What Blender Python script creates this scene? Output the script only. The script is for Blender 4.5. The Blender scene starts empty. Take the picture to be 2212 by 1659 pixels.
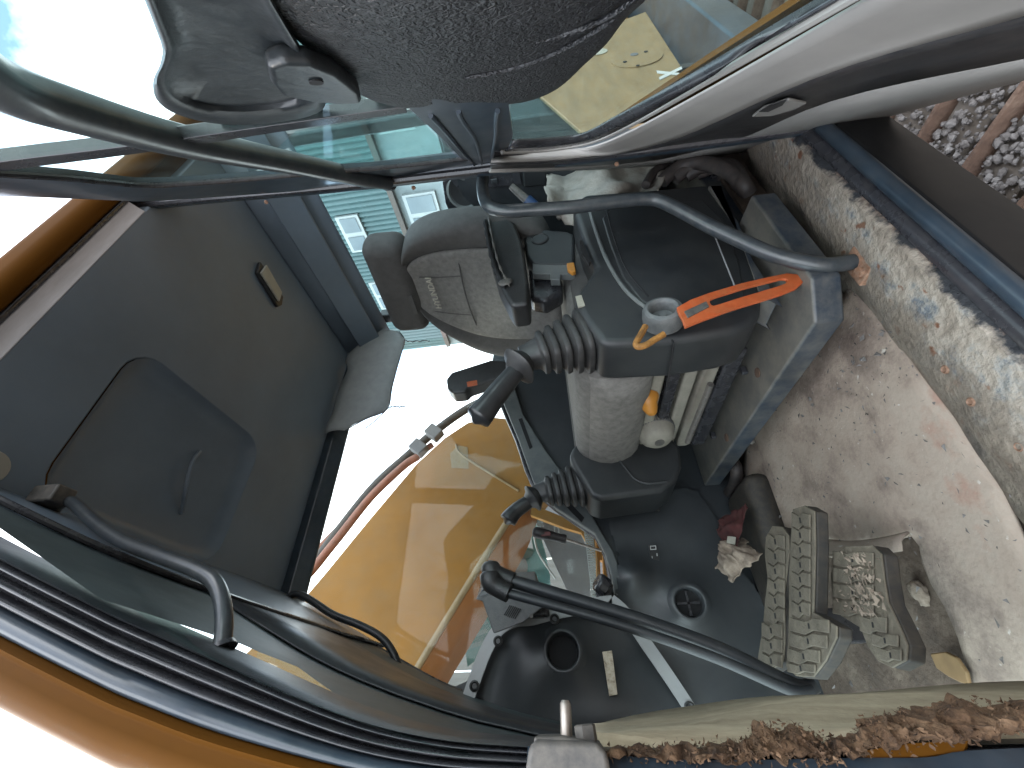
import bpy, bmesh, math, random
from mathutils import Vector, Matrix, noise
random.seed(7)
sc = bpy.context.scene
C = bpy.context.collection

# ------------------------------------------------------------------ camera
W, Hh, F = 2212.0, 1659.0, 894.2          # frame the picks below are written in
AX = Vector((0.79149, -0.01956, 0.61087)); AY = Vector((-0.60311, 0.13692, 0.78582)); AZ = Vector((-0.09901, -0.99039, 0.09657))
def tow(a):                                # (right, down, forward) of the standing phone -> world
    return Vector((AX.dot(a), AY.dot(a), AZ.dot(a)))
cam_d = bpy.data.cameras.new('camera'); cam = bpy.data.objects.new('camera', cam_d); C.objects.link(cam)
cx, cy, cz = tow(Vector((0,1,0))), tow(Vector((1,0,0))), -tow(Vector((0,0,1)))
cam.matrix_world = Matrix(((cx.x,cy.x,cz.x,0),(cx.y,cy.y,cz.y,0),(cx.z,cy.z,cz.z,0),(0,0,0,1)))
cam_d.sensor_fit = 'HORIZONTAL'; cam_d.sensor_width = 36; cam_d.lens = 36*F/W
cam_d.clip_start = 0.01; cam_d.clip_end = 900
sc.camera = cam

# ------------------------------------------------------------------ sky, sun, exposure
SUN_EL, SUN_AZ = math.radians(52), math.radians(28)    # azimuth measured from +Y towards -X
wd = bpy.data.worlds.new('World'); sc.world = wd; wd.use_nodes = True
nt = wd.node_tree; nt.nodes.clear()
def N(t, ty, **kw):
    n = t.nodes.new(ty)
    for k, v in kw.items(): setattr(n, k, v)
    return n
out = N(nt,'ShaderNodeOutputWorld'); bg = N(nt,'ShaderNodeBackground'); bg.inputs['Strength'].default_value = 0.12
sky = N(nt,'ShaderNodeTexSky'); sky.sky_type = 'NISHITA'; sky.sun_disc = False
sky.sun_elevation = SUN_EL; sky.sun_rotation = -SUN_AZ; sky.air_density = 1.0; sky.dust_density = 1.5
tc = N(nt,'ShaderNodeTexCoord'); nz = N(nt,'ShaderNodeTexNoise'); nz.inputs['Scale'].default_value = 2.3; nz.inputs['Detail'].default_value = 7; nz.inputs['Roughness'].default_value = .6
rp = N(nt,'ShaderNodeValToRGB'); rp.color_ramp.elements[0].position = .38; rp.color_ramp.elements[1].position = .56
mx = N(nt,'ShaderNodeMix', data_type='RGBA'); mx.inputs[7].default_value = (10.0,10.4,10.9,1)
nt.links.new(tc.outputs['Generated'], nz.inputs['Vector']); nt.links.new(nz.outputs['Fac'], rp.inputs['Fac'])
nt.links.new(rp.outputs['Color'], mx.inputs[0]); nt.links.new(sky.outputs['Color'], mx.inputs[6])
nt.links.new(mx.outputs[2], bg.inputs['Color']); nt.links.new(bg.outputs[0], out.inputs[0])
sd = bpy.data.lights.new('sun','SUN'); sd.energy = 0.8; sd.angle = math.radians(14); sd.color = (1,.95,.87)
so = bpy.data.objects.new('sun', sd); C.objects.link(so)
sdir = Vector((-math.sin(SUN_AZ)*math.cos(SUN_EL), math.cos(SUN_AZ)*math.cos(SUN_EL), math.sin(SUN_EL)))
so.rotation_euler = sdir.to_track_quat('Z','Y').to_euler(); so.location = (0,0,20)
vs = sc.view_settings; vs.view_transform = 'Standard'; vs.look = 'None'; vs.gamma = 1; vs.exposure = 2.4; vs.use_curve_mapping = False
sc.cycles.use_denoising = True; sc.cycles.transparent_max_bounces = 24; sc.cycles.max_bounces = 10

# ------------------------------------------------------------------ helpers
def ray(x, y): return tow(Vector(((Hh-y)-Hh/2, x-W/2, F)))
def H(x, y, ax, v):
    d = ray(x, y); return d*(v/d['xyz'.index(ax)])
def Hpl(x, y, p0, n):
    d = ray(x, y); return d*(p0.dot(n)/d.dot(n))
def V(*a): return Vector(a)
def Hs(pts, ax, v): return [H(p[0], p[1], ax, v) for p in pts]

def crom(pts, n=6):                        # Catmull-Rom through the points
    pts = [Vector(p) for p in pts]
    if len(pts) < 3: return pts
    o = []
    for i in range(len(pts)-1):
        p0 = pts[i-1] if i else pts[0]*2-pts[1]
        p1, p2 = pts[i], pts[i+1]
        p3 = pts[i+2] if i+2 < len(pts) else pts[-1]*2-pts[-2]
        for k in range(n):
            t = k/n
            o.append(.5*((2*p1)+(p2-p0)*t+(2*p0-5*p1+4*p2-p3)*t*t+(3*p1-p0-3*p2+p3)*t**3))
    o.append(pts[-1]); return o

class MB:
    def __init__(s): s.v = []; s.f = []
    def add(s, vs, fs):
        b = len(s.v); s.v += [tuple(v) for v in vs]; s.f += [tuple(i+b for i in f) for f in fs]; return s
    def box(s, c, d, rot=None):
        c = Vector(c); r = rot or Matrix.Identity(3)
        vs = [c + r @ Vector((sx*d[0]/2, sy*d[1]/2, sz*d[2]/2)) for sx in (-1,1) for sy in (-1,1) for sz in (-1,1)]
        return s.add(vs, [(0,1,3,2),(4,6,7,5),(0,4,5,1),(2,3,7,6),(0,2,6,4),(1,5,7,3)])
    def prism(s, poly, vec):
        vec = Vector(vec); n = len(poly); vs = [Vector(p) for p in poly]+[Vector(p)+vec for p in poly]
        return s.add(vs, [tuple(range(n)), tuple(range(2*n-1, n-1, -1))]+[(i, i+n, (i+1)%n+n, (i+1)%n) for i in range(n)])
    def ring(s, outer, inner, vec):        # plate with a hole, both loops the same length
        vec = Vector(vec); n = len(outer)
        vs = [Vector(p) for p in outer]+[Vector(p) for p in inner]; vs += [p+vec for p in vs]
        fs = []
        for i in range(n):
            j = (i+1)%n
            fs += [(i,j,n+j,n+i),(2*n+i,3*n+i,3*n+j,2*n+j),(i,2*n+i,2*n+j,j),(n+i,n+j,3*n+j,3*n+i)]
        return s.add(vs, fs)
    def loft(s, rings, cap=True, closed=True):
        n = len(rings[0]); vs = [p for r in rings for p in r]; fs = []
        for k in range(len(rings)-1):
            for i in range(n if closed else n-1):
                j = (i+1)%n; fs.append((k*n+i, k*n+j, (k+1)*n+j, (k+1)*n+i))
        if cap and closed: fs += [tuple(range(n-1,-1,-1)), tuple(range((len(rings)-1)*n, len(rings)*n))]
        return s.add(vs, fs)
    def tube(s, path, r, n=12, cap=True):
        path = [Vector(p) for p in path]; rings = []; up = None
        for i, p in enumerate(path):
            t = (path[min(i+1,len(path)-1)]-path[max(i-1,0)]).normalized()
            if up is None: up = t.orthogonal().normalized()
            up = (up - t*up.dot(t)).normalized(); b = t.cross(up)
            rr = r[i] if isinstance(r, (list,tuple)) else r
            rings.append([p+(up*math.cos(a)+b*math.sin(a))*rr for a in [2*math.pi*k/n for k in range(n)]])
        return s.loft(rings, cap)
    def lathe(s, prof, o, axis, n=24, cap=True):   # prof: (radius, along)
        axis = Vector(axis).normalized(); u = axis.orthogonal().normalized(); w = axis.cross(u); o = Vector(o)
        return s.loft([[o+axis*h+(u*math.cos(a)+w*math.sin(a))*r for a in [2*math.pi*k/n for k in range(n)]] for r, h in prof], cap)
    def grid(s, rows): return s.loft(rows, False, False)

def obj(name, mb, mat, parent=None, smooth=False, bevel=0, seg=3, sub=0, solid=0, offs=-1, auto=35):
    me = bpy.data.meshes.new(name); me.from_pydata(mb.v, [], mb.f); me.update()
    bm = bmesh.new(); bm.from_mesh(me); bmesh.ops.remove_doubles(bm, verts=bm.verts, dist=1e-6); bmesh.ops.recalc_face_normals(bm, faces=bm.faces)
    bm.to_mesh(me); bm.free()
    o = bpy.data.objects.new(name, me); C.objects.link(o); me.materials.append(mat)
    if parent is not None:
        o.parent = parent; o.matrix_parent_inverse = Matrix.Translation(-origin(parent))
    if solid: m = o.modifiers.new('solid','SOLIDIFY'); m.thickness = solid; m.offset = offs
    if bevel: m = o.modifiers.new('bevel','BEVEL'); m.width = bevel; m.segments = seg; m.limit_method = 'ANGLE'; m.angle_limit = math.radians(auto)
    if sub: m = o.modifiers.new('sub','SUBSURF'); m.levels = sub; m.render_levels = sub
    if smooth or bevel or sub:
        for p in me.polygons: p.use_smooth = True
        if not sub:
            m = o.modifiers.new('wn','WEIGHTED_NORMAL') if bevel else None
            if not bevel:
                try: me.set_sharp_from_angle(angle=math.radians(auto))
                except Exception: pass
    return o
ORG = {}
def origin(o):
    return ORG.get(o.name, Vector((0,0,0)))
def tag(o, label, cat, group=None, kind=None):
    o['label'] = label; o['category'] = cat
    if group: o['group'] = group
    if kind: o['kind'] = kind
    return o
def thing(name, loc, label, cat, group=None):
    o = bpy.data.objects.new(name, None); C.objects.link(o); o.location = loc; o.empty_display_size = .05
    ORG[o.name] = Vector(loc); return tag(o, label, cat, group)
def copy_part(src, parent, offset):
    o = src.copy(); C.objects.link(o); mi = src.matrix_parent_inverse.copy(); o.parent = parent; o.matrix_parent_inverse = mi; o.location = Vector(offset); return o

# ------------------------------------------------------------------ materials
def mat(name, base, var=.2, rough=.5, metal=0, nscale=9, bump=0, bscale=150, dust=0, dustcol=(.36,.32,.27), up=0, spec=.5, streak=None, coat=0, rvar=.12):
    m = bpy.data.materials.new(name); m.use_nodes = True; t = m.node_tree; b = t.nodes['Principled BSDF']
    b.inputs['Metallic'].default_value = metal; b.inputs['Specular IOR Level'].default_value = spec
    if coat: b.inputs['Coat Weight'].default_value = coat; b.inputs['Coat Roughness'].default_value = .12
    tcn = N(t,'ShaderNodeTexCoord'); src = tcn.outputs['Object']
    if streak:
        mp = N(t,'ShaderNodeMapping'); mp.inputs['Scale'].default_value = streak; t.links.new(src, mp.inputs['Vector']); src = mp.outputs[0]
    n1 = N(t,'ShaderNodeTexNoise'); n1.inputs['Scale'].default_value = nscale; n1.inputs['Detail'].default_value = 6; n1.inputs['Roughness'].default_value = .62
    t.links.new(src, n1.inputs['Vector'])
    r1 = N(t,'ShaderNodeValToRGB'); r1.color_ramp.elements[0].position = .3; r1.color_ramp.elements[1].position = .7
    r1.color_ramp.elements[0].color = tuple(max(0,c*(1-var)) for c in base)+(1,); r1.color_ramp.elements[1].color = tuple(min(1,c*(1+var)) for c in base)+(1,)
    t.links.new(n1.outputs['Fac'], r1.inputs['Fac']); col = r1.outputs['Color']
    if dust or up:
        n2 = N(t,'ShaderNodeTexNoise'); n2.inputs['Scale'].default_value = nscale*2.3; n2.inputs['Detail'].default_value = 9; n2.inputs['Roughness'].default_value = .7
        t.links.new(src, n2.inputs['Vector'])
        r2 = N(t,'ShaderNodeMapRange'); r2.inputs['From Min'].default_value = .38; r2.inputs['From Max'].default_value = .72; r2.inputs['To Max'].default_value = dust
        t.links.new(n2.outputs['Fac'], r2.inputs['Value']); fac = r2.outputs[0]
        if up:
            g = N(t,'ShaderNodeNewGeometry'); sp = N(t,'ShaderNodeSeparateXYZ'); t.links.new(g.outputs['Normal'], sp.inputs[0])
            mr = N(t,'ShaderNodeMapRange'); mr.inputs['From Min'].default_value = .3; mr.inputs['From Max'].default_value = 1; mr.inputs['To Max'].default_value = up
            t.links.new(sp.outputs['Z'], mr.inputs['Value'])
            ad = N(t,'ShaderNodeMath', operation='ADD', use_clamp=True); t.links.new(fac, ad.inputs[0]); t.links.new(mr.outputs[0], ad.inputs[1]); fac = ad.outputs[0]
        mxn = N(t,'ShaderNodeMix', data_type='RGBA'); mxn.inputs[7].default_value = tuple(dustcol)+(1,)
        t.links.new(fac, mxn.inputs[0]); t.links.new(col, mxn.inputs[6]); col = mxn.outputs[2]
    t.links.new(col, b.inputs['Base Color'])
    mr2 = N(t,'ShaderNodeMapRange'); mr2.inputs['To Min'].default_value = max(.02,rough-rvar); mr2.inputs['To Max'].default_value = min(1,rough+rvar)
    t.links.new(n1.outputs['Fac'], mr2.inputs['Value']); t.links.new(mr2.outputs[0], b.inputs['Roughness'])
    if bump:
        n3 = N(t,'ShaderNodeTexNoise'); n3.inputs['Scale'].default_value = bscale; n3.inputs['Detail'].default_value = 4
        t.links.new(tcn.outputs['Object'], n3.inputs['Vector'])
        bp = N(t,'ShaderNodeBump'); bp.inputs['Strength'].default_value = bump; bp.inputs['Distance'].default_value = .004
        t.links.new(n3.outputs['Fac'], bp.inputs['Height']); t.links.new(bp.outputs[0], b.inputs['Normal'])
    return m
def layers(name, cols, scale, rough=.8, bump=.6, bscale=60, extra=None):   # irregular patches of several colours: (pos, colour) stops
    m = bpy.data.materials.new(name); m.use_nodes = True; t = m.node_tree; b = t.nodes['Principled BSDF']; b.inputs['Roughness'].default_value = rough
    tcn = N(t,'ShaderNodeTexCoord'); n1 = N(t,'ShaderNodeTexNoise'); n1.inputs['Scale'].default_value = scale; n1.inputs['Detail'].default_value = 10; n1.inputs['Roughness'].default_value = .68
    t.links.new(tcn.outputs['Object'], n1.inputs['Vector'])
    r = N(t,'ShaderNodeValToRGB'); e = r.color_ramp.elements
    while len(e) < len(cols): e.new(.5)
    for k, (p, c) in enumerate(cols): e[k].position = p; e[k].color = tuple(c)+(1,)
    t.links.new(n1.outputs['Fac'], r.inputs['Fac']); col = r.outputs[0]
    if extra:                              # small spots of another colour
        vo = N(t,'ShaderNodeTexNoise'); vo.inputs['Scale'].default_value = extra[0]; vo.inputs['Detail'].default_value = 5
        t.links.new(tcn.outputs['Object'], vo.inputs['Vector'])
        mr = N(t,'ShaderNodeMapRange'); mr.inputs['From Min'].default_value = extra[1]; mr.inputs['From Max'].default_value = extra[1]+.05; t.links.new(vo.outputs['Fac'], mr.inputs['Value'])
        mxn = N(t,'ShaderNodeMix', data_type='RGBA'); mxn.inputs[7].default_value = tuple(extra[2])+(1,)
        t.links.new(mr.outputs[0], mxn.inputs[0]); t.links.new(col, mxn.inputs[6]); col = mxn.outputs[2]
    t.links.new(col, b.inputs['Base Color'])
    n3 = N(t,'ShaderNodeTexNoise'); n3.inputs['Scale'].default_value = bscale; n3.inputs['Detail'].default_value = 8
    t.links.new(tcn.outputs['Object'], n3.inputs['Vector'])
    bp = N(t,'ShaderNodeBump'); bp.inputs['Strength'].default_value = bump; bp.inputs['Distance'].default_value = .006
    t.links.new(n3.outputs['Fac'], bp.inputs['Height']); t.links.new(bp.outputs[0], b.inputs['Normal'])
    return m
def glass(name, tint=(.86,.93,.92), dirt=.12, dirtcol=(.55,.58,.55), scale=14, stretch=(1,1,1), refl=.5):
    m = bpy.data.materials.new(name); m.use_nodes = True; t = m.node_tree; t.nodes.clear(); o = N(t,'ShaderNodeOutputMaterial')
    tr = N(t,'ShaderNodeBsdfTransparent'); tr.inputs[0].default_value = tuple(tint)+(1,)
    gl = N(t,'ShaderNodeBsdfGlossy'); gl.inputs['Roughness'].default_value = .03
    lw = N(t,'ShaderNodeLayerWeight'); lw.inputs[0].default_value = .5
    pw = N(t,'ShaderNodeMath', operation='POWER'); pw.inputs[1].default_value = 4.0; t.links.new(lw.outputs['Facing'], pw.inputs[0])
    fr = N(t,'ShaderNodeMath', operation='MULTIPLY_ADD'); fr.inputs[1].default_value = refl; fr.inputs[2].default_value = .010; t.links.new(pw.outputs[0], fr.inputs[0])
    m1 = N(t,'ShaderNodeMixShader'); t.links.new(fr.outputs[0], m1.inputs[0]); t.links.new(tr.outputs[0], m1.inputs[1]); t.links.new(gl.outputs[0], m1.inputs[2])
    df = N(t,'ShaderNodeBsdfDiffuse'); df.inputs[0].default_value = tuple(dirtcol)+(1,)
    tl = N(t,'ShaderNodeBsdfTranslucent'); tl.inputs[0].default_value = tuple(dirtcol)+(1,)
    md = N(t,'ShaderNodeMixShader'); t.links.new(df.outputs[0], md.inputs[1]); t.links.new(tl.outputs[0], md.inputs[2])
    tcn = N(t,'ShaderNodeTexCoord'); mp = N(t,'ShaderNodeMapping'); mp.inputs['Scale'].default_value = stretch; t.links.new(tcn.outputs['Object'], mp.inputs[0])
    nn_ = N(t,'ShaderNodeTexNoise'); nn_.inputs['Scale'].default_value = scale; nn_.inputs['Detail'].default_value = 10; nn_.inputs['Roughness'].default_value = .72
    t.links.new(mp.outputs[0], nn_.inputs['Vector'])
    mr = N(t,'ShaderNodeMapRange'); mr.inputs['From Min'].default_value = .42; mr.inputs['From Max'].default_value = .8; mr.inputs['To Min'].default_value = dirt*.25; mr.inputs['To Max'].default_value = dirt*2.2
    t.links.new(nn_.outputs['Fac'], mr.inputs['Value'])
    n4 = N(t,'ShaderNodeTexNoise'); n4.inputs['Scale'].default_value = 210; n4.inputs['Detail'].default_value = 1
    t.links.new(tcn.outputs['Object'], n4.inputs['Vector'])
    mr4 = N(t,'ShaderNodeMapRange'); mr4.inputs['From Min'].default_value = .73; mr4.inputs['From Max'].default_value = .76; mr4.inputs['To Max'].default_value = min(.6, dirt*3)
    t.links.new(n4.outputs['Fac'], mr4.inputs['Value'])
    ad = N(t,'ShaderNodeMath', operation='ADD', use_clamp=True); t.links.new(mr.outputs[0], ad.inputs[0]); t.links.new(mr4.outputs[0], ad.inputs[1])
    m2 = N(t,'ShaderNodeMixShader'); t.links.new(ad.outputs[0], m2.inputs[0]); t.links.new(m1.outputs[0], m2.inputs[1]); t.links.new(md.outputs[0], m2.inputs[2])
    t.links.new(m2.outputs[0], o.inputs[0]); return m

BLK = (.018,.020,.023)
M = dict(
 ceil = mat('ceiling_vinyl', (.145,.19,.245), .12, .5, nscale=5, bump=.12, bscale=500, dust=.12, dustcol=(.22,.22,.21)),
 well = mat('hatch_liner', (.138,.178,.228), .12, .36, nscale=6, bump=.1, bscale=300),
 navy = mat('navy_paint', (.022,.036,.052), .3, .33, nscale=12, dust=.12, dustcol=(.18,.17,.15), coat=.3),
 navyd = mat('dusty_navy_paint', (.018,.028,.042), .3, .45, nscale=10, dust=.4, dustcol=(.2,.18,.145), up=.42),
 rub = mat('black_rubber', (.024,.025,.03), .3, .27, nscale=20, dust=.15, dustcol=(.15,.14,.13)),
 trim = mat('dark_trim', (.026,.030,.035), .25, .40, nscale=14, dust=.22, dustcol=(.09,.088,.08), bump=.08, bscale=400),
 plas = mat('console_plastic', (.021,.024,.027), .2, .45, nscale=8, dust=.22, dustcol=(.085,.08,.072), up=.14, bump=.12, bscale=700),
 plas2 = mat('panel_plastic', (.044,.049,.054), .2, .36, nscale=7, dust=.25, dustcol=(.085,.085,.08), bump=.1, bscale=700),
 leath = None,
 fabric = mat('grey_seat_fabric', (.165,.16,.152), .28, .9, nscale=60, dust=.15, dustcol=(.3,.28,.25), bump=.35, bscale=900),
 fabric2 = mat('lit_seat_fabric', (.21,.203,.19), .3, .9, nscale=50, dust=.2, dustcol=(.4,.38,.34), bump=.35, bscale=900),  # lighter copy of the grey fabric, daylight on the cushion front put into colour
 dfab = mat('dark_seat_fabric', (.075,.073,.071), .25, .85, nscale=40, dust=.12, dustcol=(.16,.15,.14), bump=.3, bscale=900),
 vinyl = mat('worn_black_vinyl', (.022,.0225,.024), .25, .45, nscale=20, dust=.25, dustcol=(.09,.085,.075), bump=.2, bscale=300),
 tubem = mat('painted_grey_tube', (.036,.045,.054), .2, .36, nscale=25, dust=.25, dustcol=(.22,.21,.19), metal=.0, coat=.2),
 orange = mat('faded_orange_plastic', (.72,.13,.03), .25, .5, nscale=25, dust=.35, dustcol=(.75,.33,.14)),
 yellowp = mat('yellow_lever', (.72,.3,.04), .15, .45, nscale=20, dust=.15, dustcol=(.5,.3,.12)),
 rusty = mat('rusty_yellow', (.55,.25,.05), .6, .7, nscale=60, dust=.6, dustcol=(.13,.05,.02)),
 boom = mat('excavator_yellow', (.44,.205,.045), .16, .5, nscale=4, dust=.45, dustcol=(.38,.24,.12), spec=.12),
 boomd = mat('boom_underside', (.46,.175,.05), .2, .55, nscale=5, dust=.35, dustcol=(.42,.2,.08), spec=.12),
 skin = mat('cab_yellow_paint', (.22,.085,.008), .12, .6, nscale=5, dust=.12, dustcol=(.2,.09,.02), spec=.06),
 fadey = mat('faded_yellow_paint', (.42,.27,.12), .2, .5, nscale=9, dust=.5, dustcol=(.46,.37,.24), streak=(1,1,3)),
 hose = mat('hydraulic_hose', (.06,.055,.055), .4, .6, nscale=30, dust=.3, dustcol=(.3,.2,.15)),
 pipe = mat('red_oxide_pipe', (.42,.13,.07), .3, .5, nscale=20, dust=.3, dustcol=(.45,.3,.22)),
 mat = layers('floor_mat', [(.30,(.10,.074,.06)),(.42,(.2,.156,.128)),(.50,(.30,.242,.195)),(.58,(.325,.272,.222)),(.68,(.30,.19,.145))], 5.0, .85, .25, 120, (55,.67,(.46,.42,.37))),
 floor = layers('dirty_steel_floor', [(.3,(.03,.021,.016)),(.5,(.075,.053,.038)),(.65,(.13,.10,.075)),(.8,(.065,.035,.02))], 9, .85, .5, 90),
 sill = layers('chipped_paint_sill', [(.3,(.27,.235,.19)),(.42,(.4,.36,.3)),(.53,(.47,.44,.385)),(.585,(.34,.35,.34)),(.62,(.055,.085,.115)),(.69,(.42,.385,.33)),(.78,(.2,.085,.04))], 11, .75, .8, 70, (26,.665,(.17,.055,.025))),
 rust = layers('rusty_steel', [(.3,(.07,.042,.03)),(.5,(.17,.10,.068)),(.7,(.27,.18,.13))], 14, .9, .6, 90),
 rivet = mat('rusty_bolt', (.16,.075,.04), .5, .75, nscale=80, dust=.4, dustcol=(.4,.33,.26)),
 gravel = layers('gravel_stones', [(.3,(.1,.088,.08)),(.5,(.22,.2,.19)),(.7,(.36,.345,.335))], 40, .9, .3, 200),
 dirt = layers('dirt_ground', [(.3,(.1,.08,.06)),(.5,(.19,.155,.125)),(.7,(.28,.25,.22))], 3, .95, .8, 40),
 teal = mat('teal_corrugated_steel', (.2,.36,.37), .12, .45, nscale=1.5, dust=.15, dustcol=(.35,.42,.42)),
 white = mat('white_window_frame', (.62,.66,.66), .1, .5, nscale=3),
 wallb = mat('pale_render', (.4,.46,.47), .15, .8, nscale=2),
 brown = mat('brown_fascia', (.18,.14,.12), .3, .7, nscale=5),
 pane = mat('building_window', (.28,.34,.37), .2, .08, nscale=1),
 steel = mat('worn_steel', (.3,.27,.24), .35, .4, metal=.8, nscale=40, dust=.3, dustcol=(.2,.16,.12)),
 cast = mat('dusty_casting', (.06,.057,.054), .3, .6, nscale=30, dust=.4, dustcol=(.24,.21,.17)),
 silver = mat('silver_trim', (.34,.35,.355), .12, .4, metal=.2, nscale=9, dust=.2, dustcol=(.34,.32,.29)),
 ledge = mat('grey_ledge', (.10,.112,.115), .15, .5, nscale=9, dust=.3, dustcol=(.28,.28,.25), up=.2),
 cream = mat('cream_foam_board', (.68,.58,.40), .2, .8, nscale=5, dust=.75, dustcol=(.26,.2,.12), streak=(3,3,.8), bump=.3, bscale=90),
 foam = layers('torn_brown_foam', [(.3,(.07,.035,.018)),(.5,(.2,.11,.055)),(.7,(.34,.21,.12))], 40, .95, .8, 150),
 rag = mat('dirty_white_cloth', (.4,.365,.32), .25, .95, nscale=12, dust=.5, dustcol=(.2,.15,.11), bump=.4, bscale=160),
 redrag = mat('red_cloth', (.05,.01,.010), .5, .9, nscale=30, dust=.5, dustcol=(.05,.03,.022)),
 pedal = mat('dusty_pedal_rubber', (.165,.140,.102), .35, .85, nscale=25, dust=.35, dustcol=(.2,.18,.145), bump=.6, bscale=90),
 peds = mat('pedal_edge', (.022,.02,.018), .4, .7, nscale=30, dust=.4, dustcol=(.1,.072,.045)),
 mesh = mat('sun_blind_fabric', (.3,.32,.33), .1, .8, nscale=30, bump=.2, bscale=300),
 door_grey = mat('dusty_door_ledge', (.24,.232,.22), .08, .55, nscale=6, dust=.25, dustcol=(.4,.38,.35)),
 dash = mat('speckled_black_door', (.02,.021,.024), .3, .4, nscale=30, dust=.1),
 label = layers('worn_label', [(.35,(.06,.035,.02)),(.5,(.45,.38,.28)),(.65,(.55,.5,.4))], 60, .5, .2, 200),
 white_m = mat('white_marking', (.7,.7,.68), .1, .6),
 tape = mat('old_tape', (.5,.48,.4), .15, .6, nscale=60, dust=.3),
 hole = mat('dark_duct', (.006,.006,.007), .1, .8),
 blue = mat('blue_plastic', (.02,.06,.16), .2, .4),
 handle = mat('screwdriver_grip', (.022,.018,.018), .3, .5),
 redp = mat('red_insert', (.14,.02,.018), .2, .5),
 bolt = mat('black_screw', (.02,.02,.02), .2, .4),
 lamp = mat('dome_lamp_lens', (.4,.4,.36), .1, .5, nscale=30),
 gglass = mat('teal_old_glass', (.12,.3,.31), .2, .15, nscale=5),
 pgrey = mat('primer_grey', (.25,.25,.27), .2, .7, nscale=4, dust=.3, dustcol=(.35,.33,.3)),
)
def leather():
    m = mat('grained_black_cover', (.018,.02,.025), .3, .5, nscale=14, dust=.2, dustcol=(.1,.1,.1))
    t = m.node_tree; b = t.nodes['Principled BSDF']; tcn = N(t,'ShaderNodeTexCoord')
    vo = N(t,'ShaderNodeTexVoronoi'); vo.feature = 'SMOOTH_F1'; vo.inputs['Scale'].default_value = 260
    nz_ = N(t,'ShaderNodeTexNoise'); nz_.inputs['Scale'].default_value = 90; nz_.inputs['Detail'].default_value = 3
    mxv = N(t,'ShaderNodeMix', data_type='RGBA'); mxv.inputs[0].default_value = .03
    t.links.new(tcn.outputs['Object'], nz_.inputs['Vector']); t.links.new(tcn.outputs['Object'], mxv.inputs[6]); t.links.new(nz_.outputs['Color'], mxv.inputs[7])
    t.links.new(mxv.outputs[2], vo.inputs['Vector'])
    old = b.inputs['Base Color'].links[0].from_socket; mc = N(t,'ShaderNodeMix', data_type='RGBA'); mc.inputs[7].default_value = (.095,.1,.11,1)
    mrg = N(t,'ShaderNodeMapRange'); mrg.inputs['From Min'].default_value = .35; mrg.inputs['From Max'].default_value = .75; mrg.inputs['To Max'].default_value = .8
    t.links.new(vo.outputs['Distance'], mrg.inputs['Value']); t.links.new(mrg.outputs[0], mc.inputs[0]); t.links.new(old, mc.inputs[6]); t.links.new(mc.outputs[2], b.inputs['Base Color'])
    bp = N(t,'ShaderNodeBump'); bp.inputs['Strength'].default_value = 1; bp.inputs['Distance'].default_value = .0022
    t.links.new(vo.outputs['Distance'], bp.inputs['Height']); t.links.new(bp.outputs[0], b.inputs['Normal'])
    return m
M['leath'] = leather()
M['navyh'] = mat('worn_handle_paint', (.026,.036,.044), .25, .4, nscale=25, dust=.3, dustcol=(.14,.15,.15), bump=.15, bscale=120)
M['dustp'] = mat('cream_dusty_plastic', (.2,.185,.155), .15, .7, nscale=25, dust=.4, dustcol=(.3,.28,.23))
M['padd'] = mat('pedal_grooves', (.075,.068,.056), .3, .85, nscale=30, dust=.4, dustcol=(.16,.14,.11))
M['ragd'] = mat('brown_stained_cloth', (.25,.2,.155), .35, .95, nscale=30, dust=.5, dustcol=(.09,.06,.04), bump=.4, bscale=160)
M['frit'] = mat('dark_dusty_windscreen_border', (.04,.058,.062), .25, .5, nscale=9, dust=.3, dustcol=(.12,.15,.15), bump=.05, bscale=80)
M['plank'] = mat('weathered_plank', (.34,.34,.33), .2, .85, nscale=4, dust=.4, dustcol=(.24,.2,.17), streak=(6,1,.4))
M['headl'] = mat('sky_sheen_head_liner', (.68,.68,.72), .1, .4, nscale=12, dust=.2, dustcol=(.3,.27,.25), streak=(1,6,1))  # whitish base colour stands in for sky reflected along the glossy strip
M['skirt'] = mat('black_skirt_paint', (.011,.012,.014), .3, .42, nscale=12, dust=.15, dustcol=(.06,.055,.05))
M['tan'] = mat('tan_scrap', (.3,.19,.085), .2, .8, nscale=30)
M['knobg'] = mat('dusty_grey_plastic', (.085,.09,.093), .15, .55, nscale=30, dust=.3, dustcol=(.2,.19,.17), bump=.2, bscale=300)
G_side = glass('side_window_glass', (.9,.94,.92), .03, (.42,.38,.3), 9, (1,1,.25), .30)
G_wind = glass('windscreen_glass', (.74,.85,.83), .045, (.22,.30,.30), 12, (1,1,1), .16)
G_rear = glass('rear_window_glass', (.84,.94,.95), .025, (.4,.46,.48), 25, (1,1,1), .3)
G_door = glass('door_glass', (.86,.95,.93), .018, (.45,.52,.5), 16, (1,1,.35), .10)

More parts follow.
